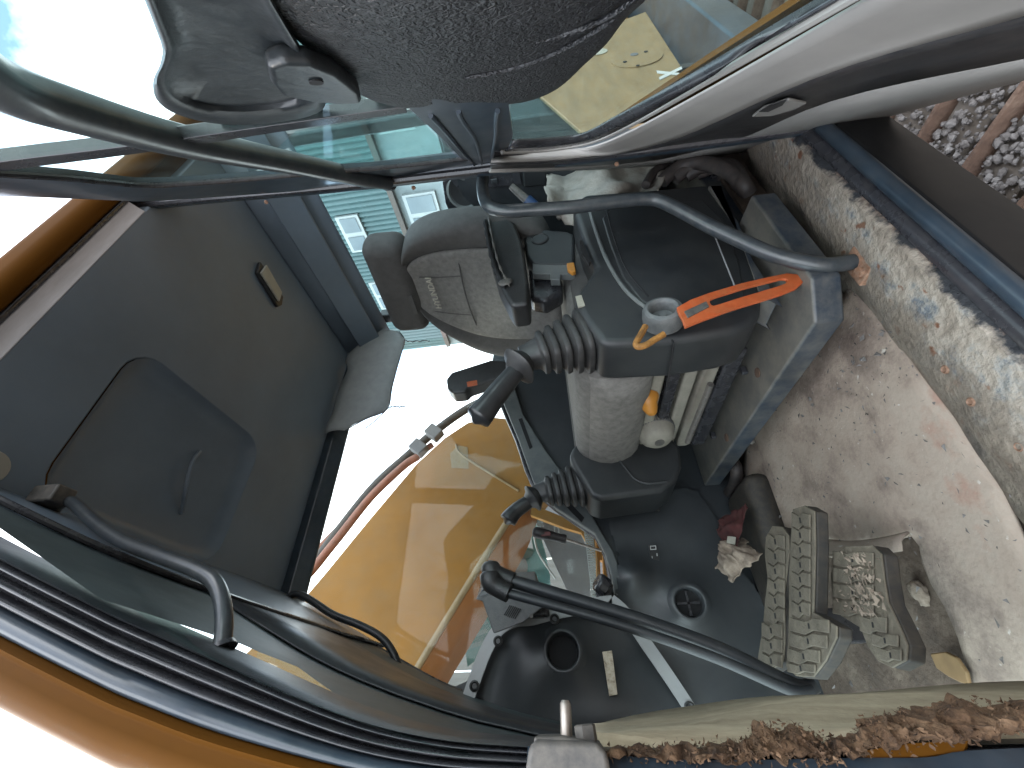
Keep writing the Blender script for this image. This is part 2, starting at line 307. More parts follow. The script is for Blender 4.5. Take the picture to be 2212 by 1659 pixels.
def tone(k, *names):                         # scale every colour of a material
    for nm in names:
        for nd in M[nm].node_tree.nodes:
            if nd.type == 'VALTORGB':
                for e in nd.color_ramp.elements: e.color = tuple(c*k for c in e.color[:3])+(1,)
            elif nd.type == 'MIX' and nd.data_type == 'RGBA' and not nd.inputs[7].is_linked:
                nd.inputs[7].default_value = tuple(c*k for c in nd.inputs[7].default_value[:3])+(1,)
tone(.72,'plas','plas2','trim','vinyl','ledge'); tone(.72,'fabric','fabric2','dfab'); tone(.7,'tubem'); tone(.66,'skin'); tone(.36,'teal','brown'); tone(.5,'boom','boomd'); tone(.45,'fadey','white','wallb','pane','plank','pgrey','pipe','hose','gglass'); tone(.6,'skin'); tone(.55,'gravel','rust','dirt')
tone(.32,'leath'); tone(.36,'navyh'); tone(.62,'cream','headl'); tone(.5,'foam','orange','rusty','skirt'); tone(.6,'yellowp','tan','rag','white_m','tape','redp','blue'); tone(.68,'pedal'); tone(.85,'peds','dash','lamp','silver','door_grey')
# ================================================================== the ground
gz = -1.75
g = obj('ground', MB().add([(-300,-300,gz),(300,-300,gz),(300,300,gz),(-300,300,gz)], [(0,1,2,3)]), M['dirt']); g['kind'] = 'structure'

# ================================================================== excavator cab shell
ZC, ZF = .93, -.575
cab = thing('excavator_cab', (.6,.9,ZF-.05), 'open excavator cab with grey ceiling, dark pillars, windows and chipped steel floor', 'excavator cab')
# --- ceiling with the roof hatch well
def rrect(x0, x1, y0, y1, r, z, n=5):
    o = []
    for (cx_, cy_, a0) in ((x1-r,y1-r,0),(x0+r,y1-r,90),(x0+r,y0+r,180),(x1-r,y0+r,270)):
        for k in range(n+1):
            a = math.radians(a0+90*k/n); o.append(V(cx_+r*math.cos(a), cy_+r*math.sin(a), z))
    return o
hole = rrect(.30,.665,.575,1.035,.07, ZC)
def ray_rect(p, c, x0, x1, y0, y1):
    d = p-c; t = min(((x1-c.x)/d.x if d.x > 0 else (x0-c.x)/d.x) if abs(d.x) > 1e-6 else 9e9, ((y1-c.y)/d.y if d.y > 0 else (y0-c.y)/d.y) if abs(d.y) > 1e-6 else 9e9)
    return V(c.x+d.x*t, c.y+d.y*t, ZC)
cc = V(.48,.8,ZC); outer = [ray_rect(p, cc, .26,1.32,.41,1.362) for p in hole]
for c in ((.26,.41),(1.32,.41),(.26,1.362),(1.32,1.362)):          # snap nearest to the true corners
    k = min(range(len(outer)), key=lambda i: (outer[i]-V(c[0],c[1],ZC)).length); outer[k] = V(c[0],c[1],ZC)
ceil = obj('ceiling_panel', MB().ring(outer, hole, (0,0,.03)), M['ceil'], cab, bevel=.006)
hole2 = rrect(.335,.63,.61,1.00,.06, ZC+.028)
mb = MB(); mb.loft([hole, [p+V(0,0,.010) for p in rrect(.307,.658,.582,1.028,.07,ZC)], [p+V(0,0,.022) for p in rrect(.318,.647,.593,1.017,.065,ZC)], hole2], False)
mb.add(hole2, [tuple(range(len(hole2)))])
obj('hatch_panel', mb, M['well'], ceil, smooth=True)
p = [H(432,975,'z',ZC+.022), H(415,1000,'z',ZC+.008), H(400,1060,'z',ZC+.008), H(392,1110,'z',ZC+.024)]
obj('hatch_latch', MB().tube(crom(p,6), .005, 8), M['well'], ceil, smooth=True)
p = Hs([(560,577),(604,640),(602,664),(574,640),(548,596)],'z',ZC-.001)
lm = obj('dome_lamp', MB().prism([H(x,y,'z',ZC-.001) for x,y in ((556,566),(606,642),(603,660),(594,664),(549,590))], (0,0,-.012)), M['trim'], ceil, bevel=.003)
obj('lamp_lens', MB().prism([H(x,y,'z',ZC-.014) for x,y in ((572,572),(606,632),(600,652),(560,590))], (0,0,-.008)), M['lamp'], ceil, bevel=.003)
obj('ceiling_plug', MB().lathe([(.0,0),(.022,0),(.026,.005),(.022,.010),(0,.011)], H(-22,1008,'z',ZC-.02), (0.2,.2,-1), 20), M['lamp'], ceil, smooth=True)
p0 = H(112,1072,'z',ZC-.06)
obj('handle_bracket', MB().box(p0,(.03,.035,.05)), M['cast'], ceil, bevel=.004)
# --- front curve of the cab (x,z), shared by header, windscreen and far pillar
curve = crom([V(.30,0,.935),(V(.245,0,.80)),V(.19,0,.68),V(.115,0,.52),V(.045,0,.36),V(-.005,0,.2),V(-.035,0,.06),V(-.055,0,-.1),V(-.065,0,-.3),V(-.07,0,-.6)],5)
def strip(c, y0, y1, ny=4, dx=0, dz=0):
    return [[V(p.x+dx, y0+(y1-y0)*k/ny, p.z+dz) for k in range(ny+1)] for p in c]
def at_z(z):
    for p, q in zip(curve, curve[1:]):
        if q.z <= z <= p.z: return p.lerp(q, (p.z-z)/(p.z-q.z))
hrow = []
for y, ze in ((.40,.86),(.43,.80),(.47,.735),(.55,.66),(.7,.615),(.9,.59),(1.1,.575),(1.37,.57)):
    hrow.append([V(at_z(.934-(.934-ze)*k/8).x, y, .934-(.934-ze)*k/8) for k in range(9)])
obj('front_header', MB().grid(hrow), M['well'], cab, smooth=True, solid=.006, offs=0, auto=80)
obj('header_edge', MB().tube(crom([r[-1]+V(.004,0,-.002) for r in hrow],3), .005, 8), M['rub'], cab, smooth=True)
obj('windscreen', MB().grid(strip(curve[6:], .44, 1.325, 4, -.004)), G_wind, cab, smooth=True)
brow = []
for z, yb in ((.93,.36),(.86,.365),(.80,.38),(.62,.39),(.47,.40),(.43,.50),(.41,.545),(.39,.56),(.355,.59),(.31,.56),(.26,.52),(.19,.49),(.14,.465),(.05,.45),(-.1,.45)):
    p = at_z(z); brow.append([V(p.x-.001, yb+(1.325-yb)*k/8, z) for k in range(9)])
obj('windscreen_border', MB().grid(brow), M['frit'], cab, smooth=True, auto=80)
drow = [[V(r[0].x+.002-.012*max(0,(y-1.0)/.3), y, r[0].z) for y in (.69,.85,1.0,1.15,1.30)] for r in brow if r[0].z < .66]
obj('pillar_inner_cover', MB().grid(drow), M['trim'], cab, smooth=True, solid=.003, auto=80)
def sweep_rect(c, y0, y1, d0, d1):
    rings = []
    for i, p in enumerate(c):
        t = (c[min(i+1,len(c)-1)]-c[max(i-1,0)]).normalized(); n_ = V(-t.z,0,t.x)   # points inside (+x)
        if n_.x < 0: n_ = -n_
        rings.append([V(p.x,y0,p.z)+n_*d0, V(p.x,y1,p.z)+n_*d0, V(p.x,y1,p.z)+n_*d1, V(p.x,y0,p.z)+n_*d1])
    return rings
obj('front_pillar', MB().loft(sweep_rect(curve, 1.325, 1.385, -.085, -.004)), M['rub'], cab, smooth=True, auto=40)
obj('pillar_seal', MB().tube([V(p.x-.004,1.322,p.z) for p in curve[4:]], .006, 8), M['rub'], cab, smooth=True)
# --- near front pillar: trim with ridged seals, painted band, yellow outer skin
I = [(-260,1040),(-120,1115),(0,1179),(213,1286),(273,1316),(460,1399),(737,1523),(937,1579),(1151,1600),(1400,1612),(1800,1600),(2300,1590)]
B = [(-260,1225),(-120,1308),(0,1376),(213,1483),(310,1525),(480,1588),(737,1658),(937,1690),(1151,1700),(1400,1705),(1800,1700),(2300,1690)]
O = [(-260,1385),(-120,1478),(0,1549),(213,1662),(310,1700),(480,1760),(737,1815),(937,1840),(1151,1850),(1400,1850),(1800,1840),(2300,1830)]
Ip = crom(Hs(I,'y',.465),5); Bp = crom(Hs(B,'y',.43),5); Op = crom(Hs(O,'y',.45),5)
def band(a, b, prof):                       # prof: (fraction from a to b, lift towards the camera side)
    return [[pa.lerp(pb, f)+V(0,-l,0) for f, l in prof] for pa, pb in zip(a, b)]
obj('pillar_trim', MB().grid(band(Ip,Bp,[(0,-.05),(0,0),(.05,.008),(.13,.012),(.17,.006),(.19,-.006),(.22,-.008)])), M['trim'], cab, smooth=True, auto=80)
for nm, f0, f1, l in (('seal_ridge',.19,.33,.012),('seal_ridge',.37,.52,.016),('seal_ridge',.56,.71,.013)):
    m_ = (f0+f1)/2; w_ = (f1-f0)/2
    obj(nm, MB().grid(band(Ip,Bp,[(m_+w_*math.cos(a), -.004+l*math.sin(a)) for a in [math.pi*k/8 for k in range(9)]])), M['rub'], cab, smooth=True, auto=80)
obj('pillar_backing', MB().grid(band(Ip,Bp,[(.18,-.006),(.76,-.004)])), M['rub'], cab, smooth=True)
obj('pillar_paint_band', MB().grid(band(Ip,Bp,[(.71,-.004),(.74,.003),(.78,.006),(.9,.006),(.97,.003),(1,-.003),(1.01,-.006)])), M['navy'], cab, smooth=True, auto=80)
obj('pillar_skin', MB().grid(band(Bp,Op,[(0,-.004),(.02,.003),(.1,.010),(.16,.008),(.22,.008),(.34,.016),(.55,.020),(.8,.012),(.95,-.006),(1,-.03),(1.0,-.12)])), M['skin'], cab, smooth=True, auto=80)
# --- lower pillar: cream foam board and torn foam
ct = crom(Hs([(1280,1590),(1475,1559),(1675,1519),(1908,1513),(2212,1503),(2400,1500)],'y',.66),4)
cb = crom(Hs([(1280,1628),(1475,1636),(1675,1636),(1908,1625),(2212,1600),(2400,1590)],'y',.46),4)
obj('foam_board', MB().grid([[a.lerp(b, k/4)+V(.004*math.sin(k*2+i*.5),0,0) for k in range(5)] for i, (a, b) in enumerate(zip(ct, cb))]), M['cream'], cab, smooth=True, solid=.02, offs=0)
up_ = [(1300,1618),(1475,1610),(1560,1606),(1610,1600),(1635,1566),(1701,1566),(1751,1583),(1761,1603),(1841,1586),(1868,1549),(1955,1536),(2061,1516),(2140,1520),(2212,1526),(2300,1530)]
lo_ = [(1300,1632),(1475,1643),(1560,1644),(1610,1644),(1635,1645),(1701,1645),(1751,1643),(1761,1642),(1841,1634),(1868,1628),(1955,1612),(2061,1600),(2140,1590),(2212,1575),(2300,1572)]
ut = Hs(up_,'y',.455); lt = Hs(lo_,'y',.435)
mb = MB(); nseg = 260
def along(pts, t):
    f = t*(len(pts)-1); i = min(int(f), len(pts)-2); return pts[i].lerp(pts[i+1], f-i)
rows = []
for i in range(nseg+1):
    a, b = along(ut, i/nseg), along(lt, i/nseg); row = []
    for k in range(17):
        q = a.lerp(b, k/16); nv = -abs(noise.noise(q*38))*.020-abs(noise.noise(q*85))*.010-noise.noise(q*210)*.005
        row.append(q+V(.007*noise.noise(q*90)+.004*noise.noise(q*200), -.008*math.sin(math.pi*k/16)+nv*min(1,k/3,(16-k)/3), .006*noise.noise(q*110+V(3,1,2))))
    rows.append(row)
mb.grid(rows)
for i in range(2200):
    t = random.random(); a, b = along(ut, t), along(lt, t)
    q = a.lerp(b, random.random()**1.5); q = q+V(random.uniform(-.003,.004), random.uniform(-.022,.0), random.uniform(-.004,.004)); s_ = random.uniform(.0008,.0042)
    d1 = V(random.gauss(0,1),random.gauss(0,1),random.gauss(0,1)).normalized()*s_; d2 = V(random.gauss(0,1),random.gauss(0,1),random.gauss(0,1)).normalized()*s_*.7
    mb.add([q, q+d1, q+d2, q+(d1+d2)*.6+V(0,-s_*.6,0)], [(0,1,2),(0,1,3),(1,2,3),(0,2,3)])
fo = obj('torn_foam', mb, M['foam'], cab, smooth=True, auto=70); fo['kind'] = 'stuff'
obj('pillar_foot_frame', MB().grid([[a, a+V(-.01,-.012,0), b, b+V(-.05,.05,0)] for a, b in zip(crom(Hs([(1140,1612),(1475,1641),(1841,1637),(2000,1636),(2085,1622),(2300,1612)],'y',.432),4), crom(Hs([(1140,1740),(1475,1740),(1841,1740),(2000,1740),(2085,1740),(2300,1740)],'y',.42),4))]), M['navy'], cab, smooth=True)
obj('pillar_gap_plate', MB().prism(Hs([(1841,1626),(1960,1606),(2091,1600),(2082,1622),(1990,1634),(1871,1638)],'y',.4335), (-.004,.004,0)), M['skin'], cab)
# --- door striker
base = H(1225,1600,'y',.43)
mb = MB(); obj('striker_block', MB().prism(Hs([(1135,1660),(1142,1612),(1160,1598),(1290,1602),(1312,1625),(1318,1660),(1310,1720),(1140,1720)],'y',.405), (0,.04,0)), M['cast'], cab, bevel=.004)
st = obj('striker_plate', MB().prism(Hs([(1152,1592),(1210,1590),(1300,1606),(1300,1622),(1155,1618)],'y',.41), (0,.035,0)), M['cast'], cab, bevel=.003)
a = H(1224,1598,'y',.43); b = H(1221,1512,'y',.43)
obj('striker_pin', MB().tube([a, a.lerp(b,.5), a.lerp(b,.9), b], [.0048,.0048,.0046,.0028], 12), M['steel'], cab, smooth=True)
obj('striker_bolt', MB().lathe([(.0085,0),(.0085,.010),(.007,.011),(0,.011)], H(1268,1604,'y',.425), (1,0,.05), 6), M['cast'], cab)
# --- roof edge above the door
def xbar(name, prof, x0, x1, m, par=cab, **k):
    return obj(name, MB().loft([[V(x,y,z) for y, z in prof] for x in (x0, (x0+x1)/2, x1)]), m, par, **k)
xbar('door_head_liner', [(.412,.928),(.412,.955),(.385,.958),(.383,.946)], .22, .955, M['headl'], bevel=.003)
xbar('door_head_seal', [(.384,.944),(.384,.962),(.372,.962),(.372,.938)], .22, .98, M['rub'], bevel=.004)
xbar('roof_rail', [(.372,.94),(.372,1.0),(.34,1.0),(.325,.975),(.335,.948),(.352,.937)], .30, 1.5, M['skin'], bevel=.008)
xbar('roof_skin', [(.35,1.002),(1.37,1.002),(1.37,1.03),(.9,1.05),(.35,1.03)], .31, 1.5, M['skin'], bevel=.008)
xbar('roof_rail', [(1.345,.928),(1.345,.90),(1.375,.86),(1.385,.86),(1.385,.98),(1.36,.98)], .24, 1.5, M['navy'], bevel=.004)
# --- rear door pillar
pp = crom([V(1.0,.418,.99),V(.985,.418,.80),V(.945,.42,.45),V(.925,.42,.2),V(.905,.42,-.1),V(.885,.418,-.4),V(.872,.412,-.56)],4)
obj('door_pillar', MB().loft([[q+V(-.012,.0,0),q+V(.0,.012,0),q+V(.07,.022,0),q+V(.07,-.02,0),q+V(-.004,-.02,0)] for q in pp]), M['navy'], cab, smooth=True, bevel=.004)
obj('pillar_seal', MB().tube([q+V(-.012,-.008,0) for q in pp], .008, 8), M['rub'], cab, smooth=True)
for zz in (.62,.24,-.2):
    q = min(pp, key=lambda q: abs(q.z-zz)); obj('pillar_screw', MB().lathe([(.005,0),(.004,.003),(0,.003)], q+V(-.013,.012,0), (-1,.1,0), 8), M['rivet'], cab)
# --- rear wall, header, rear window
obj('rear_header', MB().grid([[V(1.31,y,.93),V(1.39,y,.85),V(1.44,y,.765),V(1.445,y,.755)] for y in (.41,.7,1.0,1.36)]), M['well'], cab, smooth=True, solid=.02, offs=0, auto=60)
obj('header_beam', MB().loft([[V(1.35,y,.885),V(1.405,y,.80),V(1.38,y,.785),V(1.325,y,.87)] for y in (.41,.8,1.36)]), M['ceil'], cab, bevel=.006)
obj('rear_window', MB().box((1.475,.91,.53),(.005,.90,.60)), G_rear, cab)
obj('rear_window_sill', MB().box((1.46,.91,.27),(.05,.90,.03)), M['ledge'], cab, bevel=.006)
obj('rear_wall', MB().box((1.47,.91,-.17),(.03,.90,.86)), M['trim'], cab)
obj('corner_pillar', MB().box((1.47,1.27,.5),(.05,.05,.55)), M['trim'], cab, bevel=.01)
obj('corner_pillar', MB().box((1.46,.475,.5),(.05,.04,.55)), M['trim'], cab, bevel=.01)
# --- outer left skin behind the door pillar
obj('side_skin', MB().prism(Hs([(1165,205),(1255,284),(1330,290),(1440,262),(1470,140),(1395,25),(1300,60)],'y',.445), (0,.012,0)), M['fadey'], cab, bevel=.003)
obj('side_plate', MB().lathe([(0,0),(1,0),(1,.1),(0,.1)], (0,0,0), (0,0,1), 28), M['rust'], cab)
sp_ = C.objects[-1] if False else bpy.data.objects['side_plate']
c0 = H(1375,125,'y',.4445); eu = (H(1432,118,'y',.4445)-c0); ev = (H(1375,146,'y',.4445)-c0)
for v in sp_.data.vertices: v.co = c0+eu*v.co.x+ev*v.co.y+V(0,-.03,0)*v.co.z
sp_.data.materials[0] = M['fadey']
for (x,y,r) in ((1370,118,.012),(1395,112,.006),(1350,134,.006),(1378,142,.005)):
    obj('plate_hole', MB().lathe([(0,0),(r,0),(r,.0015),(0,.0015)], H(x,y,'y',.4412), (0,-1,0), 12), M['pgrey'] if r>.01 else M['hole'], sp_)
obj('round_sticker', MB().lathe([(0,0),(.03,0),(.03,.001),(0,.001)], H(1292,112,'y',.4440), (0,-1,0), 24), M['tape'], cab)
def text_mesh(name, s, size, o, xdir, ydir, m, parent, extr=.0008, bold=0):
    cu = bpy.data.curves.new(name,'FONT'); cu.body = s; cu.size = size; cu.extrude = extr; cu.align_x = 'CENTER'; cu.align_y = 'CENTER'; cu.offset = size*bold
    t = bpy.data.objects.new(name, cu); C.objects.link(t); bpy.context.view_layer.update()
    me = bpy.data.meshes.new_from_object(t.evaluated_get(bpy.context.evaluated_depsgraph_get())); bpy.data.objects.remove(t)
    xd, yd = Vector(xdir).normalized(), Vector(ydir).normalized(); zd = xd.cross(yd)
    mw = Matrix(((xd.x,yd.x,zd.x,o[0]),(xd.y,yd.y,zd.y,o[1]),(xd.z,yd.z,zd.z,o[2]),(0,0,0,1)))
    me.transform(mw); me.materials.clear(); me.materials.append(m); me.name = name
    ob = bpy.data.objects.new(name, me); C.objects.link(ob)
    if parent is not None: ob.parent = parent; ob.matrix_parent_inverse = Matrix.Translation(-origin(parent))
    return ob
text_mesh('lettering', 'X', .09, H(1452,158,'y',.4435), (-1,0,0.1), (0.05,0,1), M['white_m'], cab, bold=.035)
obj('quarter_window', MB().prism([V(.99,.45,-.30),V(1.44,.45,-.30),V(1.44,.45,.72),V(1.06,.45,.8)], (0,.004,0)), G_rear, cab)
# --- floor, sill, skirt
obj('floor_pan', MB().box((.55,.97,ZF-.012),(1.9,.84,.02)), M['floor'], cab)
def sill_mat():
    m = layers('chipped_paint_sill', [(.30,(.16,.14,.115)),(.40,(.24,.205,.165)),(.50,(.315,.28,.232)),(.56,(.25,.245,.225)),(.61,(.09,.11,.13)),(.66,(.23,.20,.165)),(.75,(.17,.07,.035))], 15, .75, .9, 80, (34,.615,(.15,.06,.028)))
    t = m.node_tree; b = t.nodes['Principled BSDF']; old = b.inputs['Base Color'].links[0].from_socket
    tcn = N(t,'ShaderNodeTexCoord'); sp = N(t,'ShaderNodeSeparateXYZ'); t.links.new(tcn.outputs['Object'], sp.inputs[0])
    nz_ = N(t,'ShaderNodeTexNoise'); nz_.inputs['Scale'].default_value = 22; nz_.inputs['Detail'].default_value = 9; nz_.inputs['Roughness'].default_value = .7; t.links.new(tcn.outputs['Object'], nz_.inputs['Vector'])
    def mr(src, a0, a1, b0, b1):
        q = N(t,'ShaderNodeMapRange'); q.inputs[1].default_value = a0; q.inputs[2].default_value = a1; q.inputs[3].default_value = b0; q.inputs[4].default_value = b1; t.links.new(src, q.inputs[0]); return q.outputs[0]
    def ma(op, x, y):
        q = N(t,'ShaderNodeMath', operation=op, use_clamp=(op == 'MAXIMUM'))
        for i, w in enumerate((x, y)):
            if hasattr(w, 'links'): t.links.new(w, q.inputs[i])
            else: q.inputs[i].default_value = w
        return q.outputs[0]
    nn = mr(nz_.outputs['Fac'], .3, .7, -.06, .06)
    yy = ma('ADD', sp.outputs['Y'], nn); f1_ = mr(yy, .475, .515, 0, .85)          # trodden dirt inside
    xx = ma('ADD', sp.outputs['X'], nn); f2_ = mr(xx, .56, .74, 0, .8)
    f_in = ma('MAXIMUM', f1_, ma('MULTIPLY', f2_, mr(yy, .44, .47, .1, 1)))
    d = N(t,'ShaderNodeValToRGB'); d.color_ramp.elements[0].position = .3; d.color_ramp.elements[0].color = (.06,.045,.034,1); d.color_ramp.elements[1].position = .75; d.color_ramp.elements[1].color = (.25,.21,.165,1)
    t.links.new(nz_.outputs['Fac'], d.inputs[0])
    mx_ = N(t,'ShaderNodeMix', data_type='RGBA'); t.links.new(f_in, mx_.inputs[0]); t.links.new(old, mx_.inputs[6]); t.links.new(d.outputs[0], mx_.inputs[7])
    ye = ma('ADD', sp.outputs['Y'], mr(nz_.outputs['Fac'], .3, .7, -.011, .011)); fe = mr(ye, .428, .436, 1, 0)  # rusty, worn outer edge
    e = N(t,'ShaderNodeValToRGB'); e.color_ramp.elements[0].position = .52; e.color_ramp.elements[0].color = (.018,.02,.024,1); e.color_ramp.elements[1].position = .68; e.color_ramp.elements[1].color = (.17,.062,.03,1); t.links.new(nz_.outputs['Fac'], e.inputs[0])
    m2 = N(t,'ShaderNodeMix', data_type='RGBA'); t.links.new(fe, m2.inputs[0]); t.links.new(mx_.outputs[2], m2.inputs[6]); t.links.new(e.outputs[0], m2.inputs[7])
    t.links.new(m2.outputs[2], b.inputs['Base Color']); return m
M['sill'] = sill_mat()
srows = []
for i in range(61):
    x = -.05+1.15*i/60
    srows.append([V(x, y, z+.004*noise.noise(V(x*14,y*30,1))) for y, z in ((.60,-.574),(.57,-.568),(.545,-.552),(.52,-.543),(.49,-.537),(.46,-.533),(.437,-.531),(.430,-.537),(.428,-.56))])
sill = obj('door_sill', MB().grid(srows), M['sill'], cab, smooth=True, solid=.006, offs=-1)
obj('sill_seal', MB().loft([[V(x,.428,-.545),V(x,.424,-.531),V(x,.414,-.529),V(x,.404,-.536),V(x,.404,-.55)] for x in (-.1,.5,1.0)]), M['rub'], cab, smooth=True, auto=60)
obj('sill_lip', MB().tube([V(x,.392,-.541) for x in (-.1,.4,.95)], .0125, 14), M['navy'], cab, smooth=True)
obj('outer_skirt', MB().loft([[V(x,.402,-.54),V(x,.380,-.548),V(x,.377,-.60),V(x,.385,-.645),V(x,.41,-.65),V(x,.43,-.6)] for x in (-.1,.3,.7,1.05)]), M['skirt'], cab, smooth=True, auto=50, bevel=.004)
# rusty patch-edge and bolts on the sill
bolts = [(1970,620),(2012,664),(2068,734),(2082,782),(2134,835),(2152,864),(1990,696),(2044,798),(2100,868),(2165,910),(2205,965),(1925,600),(1965,640),(1880,560),(2190,905),(2025,570)]
bm0 = None
for (x, y) in bolts:
    q = H(x,y,'z',-.537)
    if bm0 is None:
        bm0 = obj('sill_bolt', MB().lathe([(.0062,0),(.0062,.003),(.0045,.0045),(.003,.003),(0,.003)], (0,0,0), (0,0,1), 12), M['rivet'], sill, smooth=True)
        bm0.location = q+V(0,0,-.001)
    else: copy_part(bm0, sill, q+V(0,0,-.001)).matrix_parent_inverse = bm0.matrix_parent_inverse
mb = MB()
for i in range(260):                         # flakes of chipped paint and grit on the sill
    x = random.uniform(.1,.95); y = random.uniform(.435,.57); z = -.531 if y < .46 else -.533-(y-.46)*.3
    s_ = random.uniform(.001,.0045); d = [V(random.gauss(0,1),random.gauss(0,1),random.gauss(0,.4))*s_ for _ in range(4)]
    q = V(x,y,z+.002); mb.add([q+d[0],q+d[1],q+d[2],q+d[3]], [(0,1,2),(0,1,3),(1,2,3),(0,2,3)])
for i in range(500):
    x = random.uniform(.15,1.0); y = random.gauss(.452,.012); s_ = random.uniform(.0012,.004); d = [V(random.gauss(0,1),random.gauss(0,1),random.gauss(0,.5))*s_ for _ in range(4)]
    q = V(x,max(.43,y),-.530); mb.add([q+e for e in d], [(0,1,2),(0,1,3),(1,2,3),(0,2,3)])
o = obj('paint_flakes', mb, M['sill'], sill); o['kind'] = 'stuff'
# --- seat platform (painted steel)
plat = obj('seat_platform', MB().prism([V(.505,.565,-.455),V(.565,.515,-.455),V(.84,.515,-.455),V(.86,.62,-.455),V(1.40,.62,-.455),V(1.40,1.34,-.455),V(.545,1.34,-.455)], (0,0,-.05)), M['navyd'], cab, bevel=.006)
obj('platform_pedestal', MB().prism([V(.62,.62,-.50),V(1.40,.60,-.50),V(1.40,1.34,-.50),V(.66,1.34,-.50)], (0,0,-.08)), M['floor'], cab)
for x, y in ((1612,800),(1545,940)):
    q = H(x,y,'z',-.452); obj('platform_stud', MB().box(q+V(0,0,.006),(.02,.012,.014)), M['rub'], cab, bevel=.003)
    obj('platform_slot', MB().lathe([(0,0),(.011,0),(.011,.002),(0,.002)], H(x+25,y+5,'z',-.454), (0,0,1), 14), M['rust'], cab)
# --- right wall under the window
YW = 1.345
wall_pts = [(1060,800),(1085,878),(1118,955),(1150,1045),(1200,1100),(1285,1158),(1306,1198),(1316,1240),(1318,1290),(1240,1304),(1180,1318),(1120,1335),(1080,1350),(1045,1402),(1012,1470),(985,1482),(950,1478)]
wp = Hs(wall_pts,'y',YW)
poly = [V(1.42,YW,.22)]+wp+[V(-.07,YW,.36),V(-.09,YW,-.3),V(-.09,YW,-.6),V(1.42,YW,-.6)]
obj('side_wall', MB().prism(poly, (0,.03,0)), M['plas2'], cab)
obj('side_window', MB().box((.66,1.372,.44),(1.45,.004,1.05)), G_side, cab)
obj('window_channel', MB().tube(crom([q+V(0,-.004,0) for q in wp[:14]],3), .008, 8), M['rub'], cab, smooth=True)
led = Hs([(1062,800),(1090,876),(1120,950),(1152,1040),(1200,1096),(1285,1152),(1308,1196),(1320,1240),(1328,1285),(1345,1290),(1340,1235),(1325,1190),(1300,1150),(1262,1085),(1226,1035),(1180,975),(1130,895),(1100,800)],'y',1.31)
obj('window_ledge', MB().prism(led, (0,.033,0)), M['ledge'], cab, bevel=.004)
obj('ledge_slot', MB().prism(Hs([(1200,1070),(1218,1072),(1262,1118),(1256,1128)],'y',1.307), (0,.006,0)), M['hole'], cab)
obj('ledge_slot', MB().prism(Hs([(1120,905),(1128,903),(1150,965),(1144,970)],'y',1.307), (0,.006,0)), M['hole'], cab)
# rear part of the moulded wall panel
ell = lambda x, z, cx_, cz_, rx, rz: math.exp(-(((x-cx_)/rx)**2+((z-cz_)/rz)**2))
v2 = H(1490,1300,'y',1.285); v1 = H(1215,1405,'y',1.245)
def inside(x, z, poly):
    c = False; n = len(poly)
    for i in range(n):
        (x1, z1), (x2, z2) = poly[i], poly[(i+1)%n]
        if (z1 > z) != (z2 > z) and x < (x2-x1)*(z-z1)/(z2-z1)+x1: c = not c
    return c
def hfield(name, picks, ybase, fn, m, step=.007, holes=()):
    pl = [(q.x, q.z) for q in Hs(picks,'y',ybase)]
    xs = [p[0] for p in pl]; zs = [p[1] for p in pl]; nx = int((max(xs)-min(xs))/step)+1; nz_ = int((max(zs)-min(zs))/step)+1
    mb = MB(); idx = {}
    def vid(i, j):
        if (i, j) not in idx:
            x, z = min(xs)+i*step, min(zs)+j*step; idx[(i,j)] = len(mb.v); mb.v.append((x, ybase-fn(x,z), z))
        return idx[(i,j)]
    for i in range(nx):
        for j in range(nz_):
            x, z = min(xs)+(i+.5)*step, min(zs)+(j+.5)*step
            if inside(x, z, pl) and not any((x-h[0])**2+(z-h[1])**2 < h[2]**2 for h in holes):
                mb.f.append((vid(i,j),vid(i+1,j),vid(i+1,j+1),vid(i,j+1)))
    return obj(name, mb, m, cab, smooth=True, auto=80)
bump_ = H(1365,1245,'y',1.30)
def f2(x, z): return .045*ell(x,z,v2.x,v2.z,.075,.075)+.045*ell(x,z,bump_.x,bump_.z,.05,.06)+.004*math.sin(z*30)*.3+.012
hfield('moulded_wall_panel', [(1300,1090),(1335,1200),(1330,1290),(1350,1310),(1400,1380),(1500,1545),(1620,1530),(1690,1510),(1668,1400),(1650,1300),(1600,1235),(1560,1180),(1545,1120),(1500,1060),(1380,1060)], 1.335, f2, M['plas2'], holes=((v2.x,v2.z,.044),))
obj('vent_collar', MB().lathe([(.056,-.008),(.048,-.002),(.041,.002),(.037,.0),(.034,-.03)], v2+V(0,.0,0), (0,-1,0), 32, False), M['plas2'], cab, smooth=True, auto=80)
obj('vent_duct', MB().lathe([(.035,-.03),(.035,-.028),(0,-.028)], v2, (0,-1,0), 24, False), M['hole'], cab)
obj('vent_spokes', MB().box(v2+V(0,.02,0),(.06,.006,.006)).box(v2+V(0,.02,0),(.006,.006,.06)), M['rub'], cab)
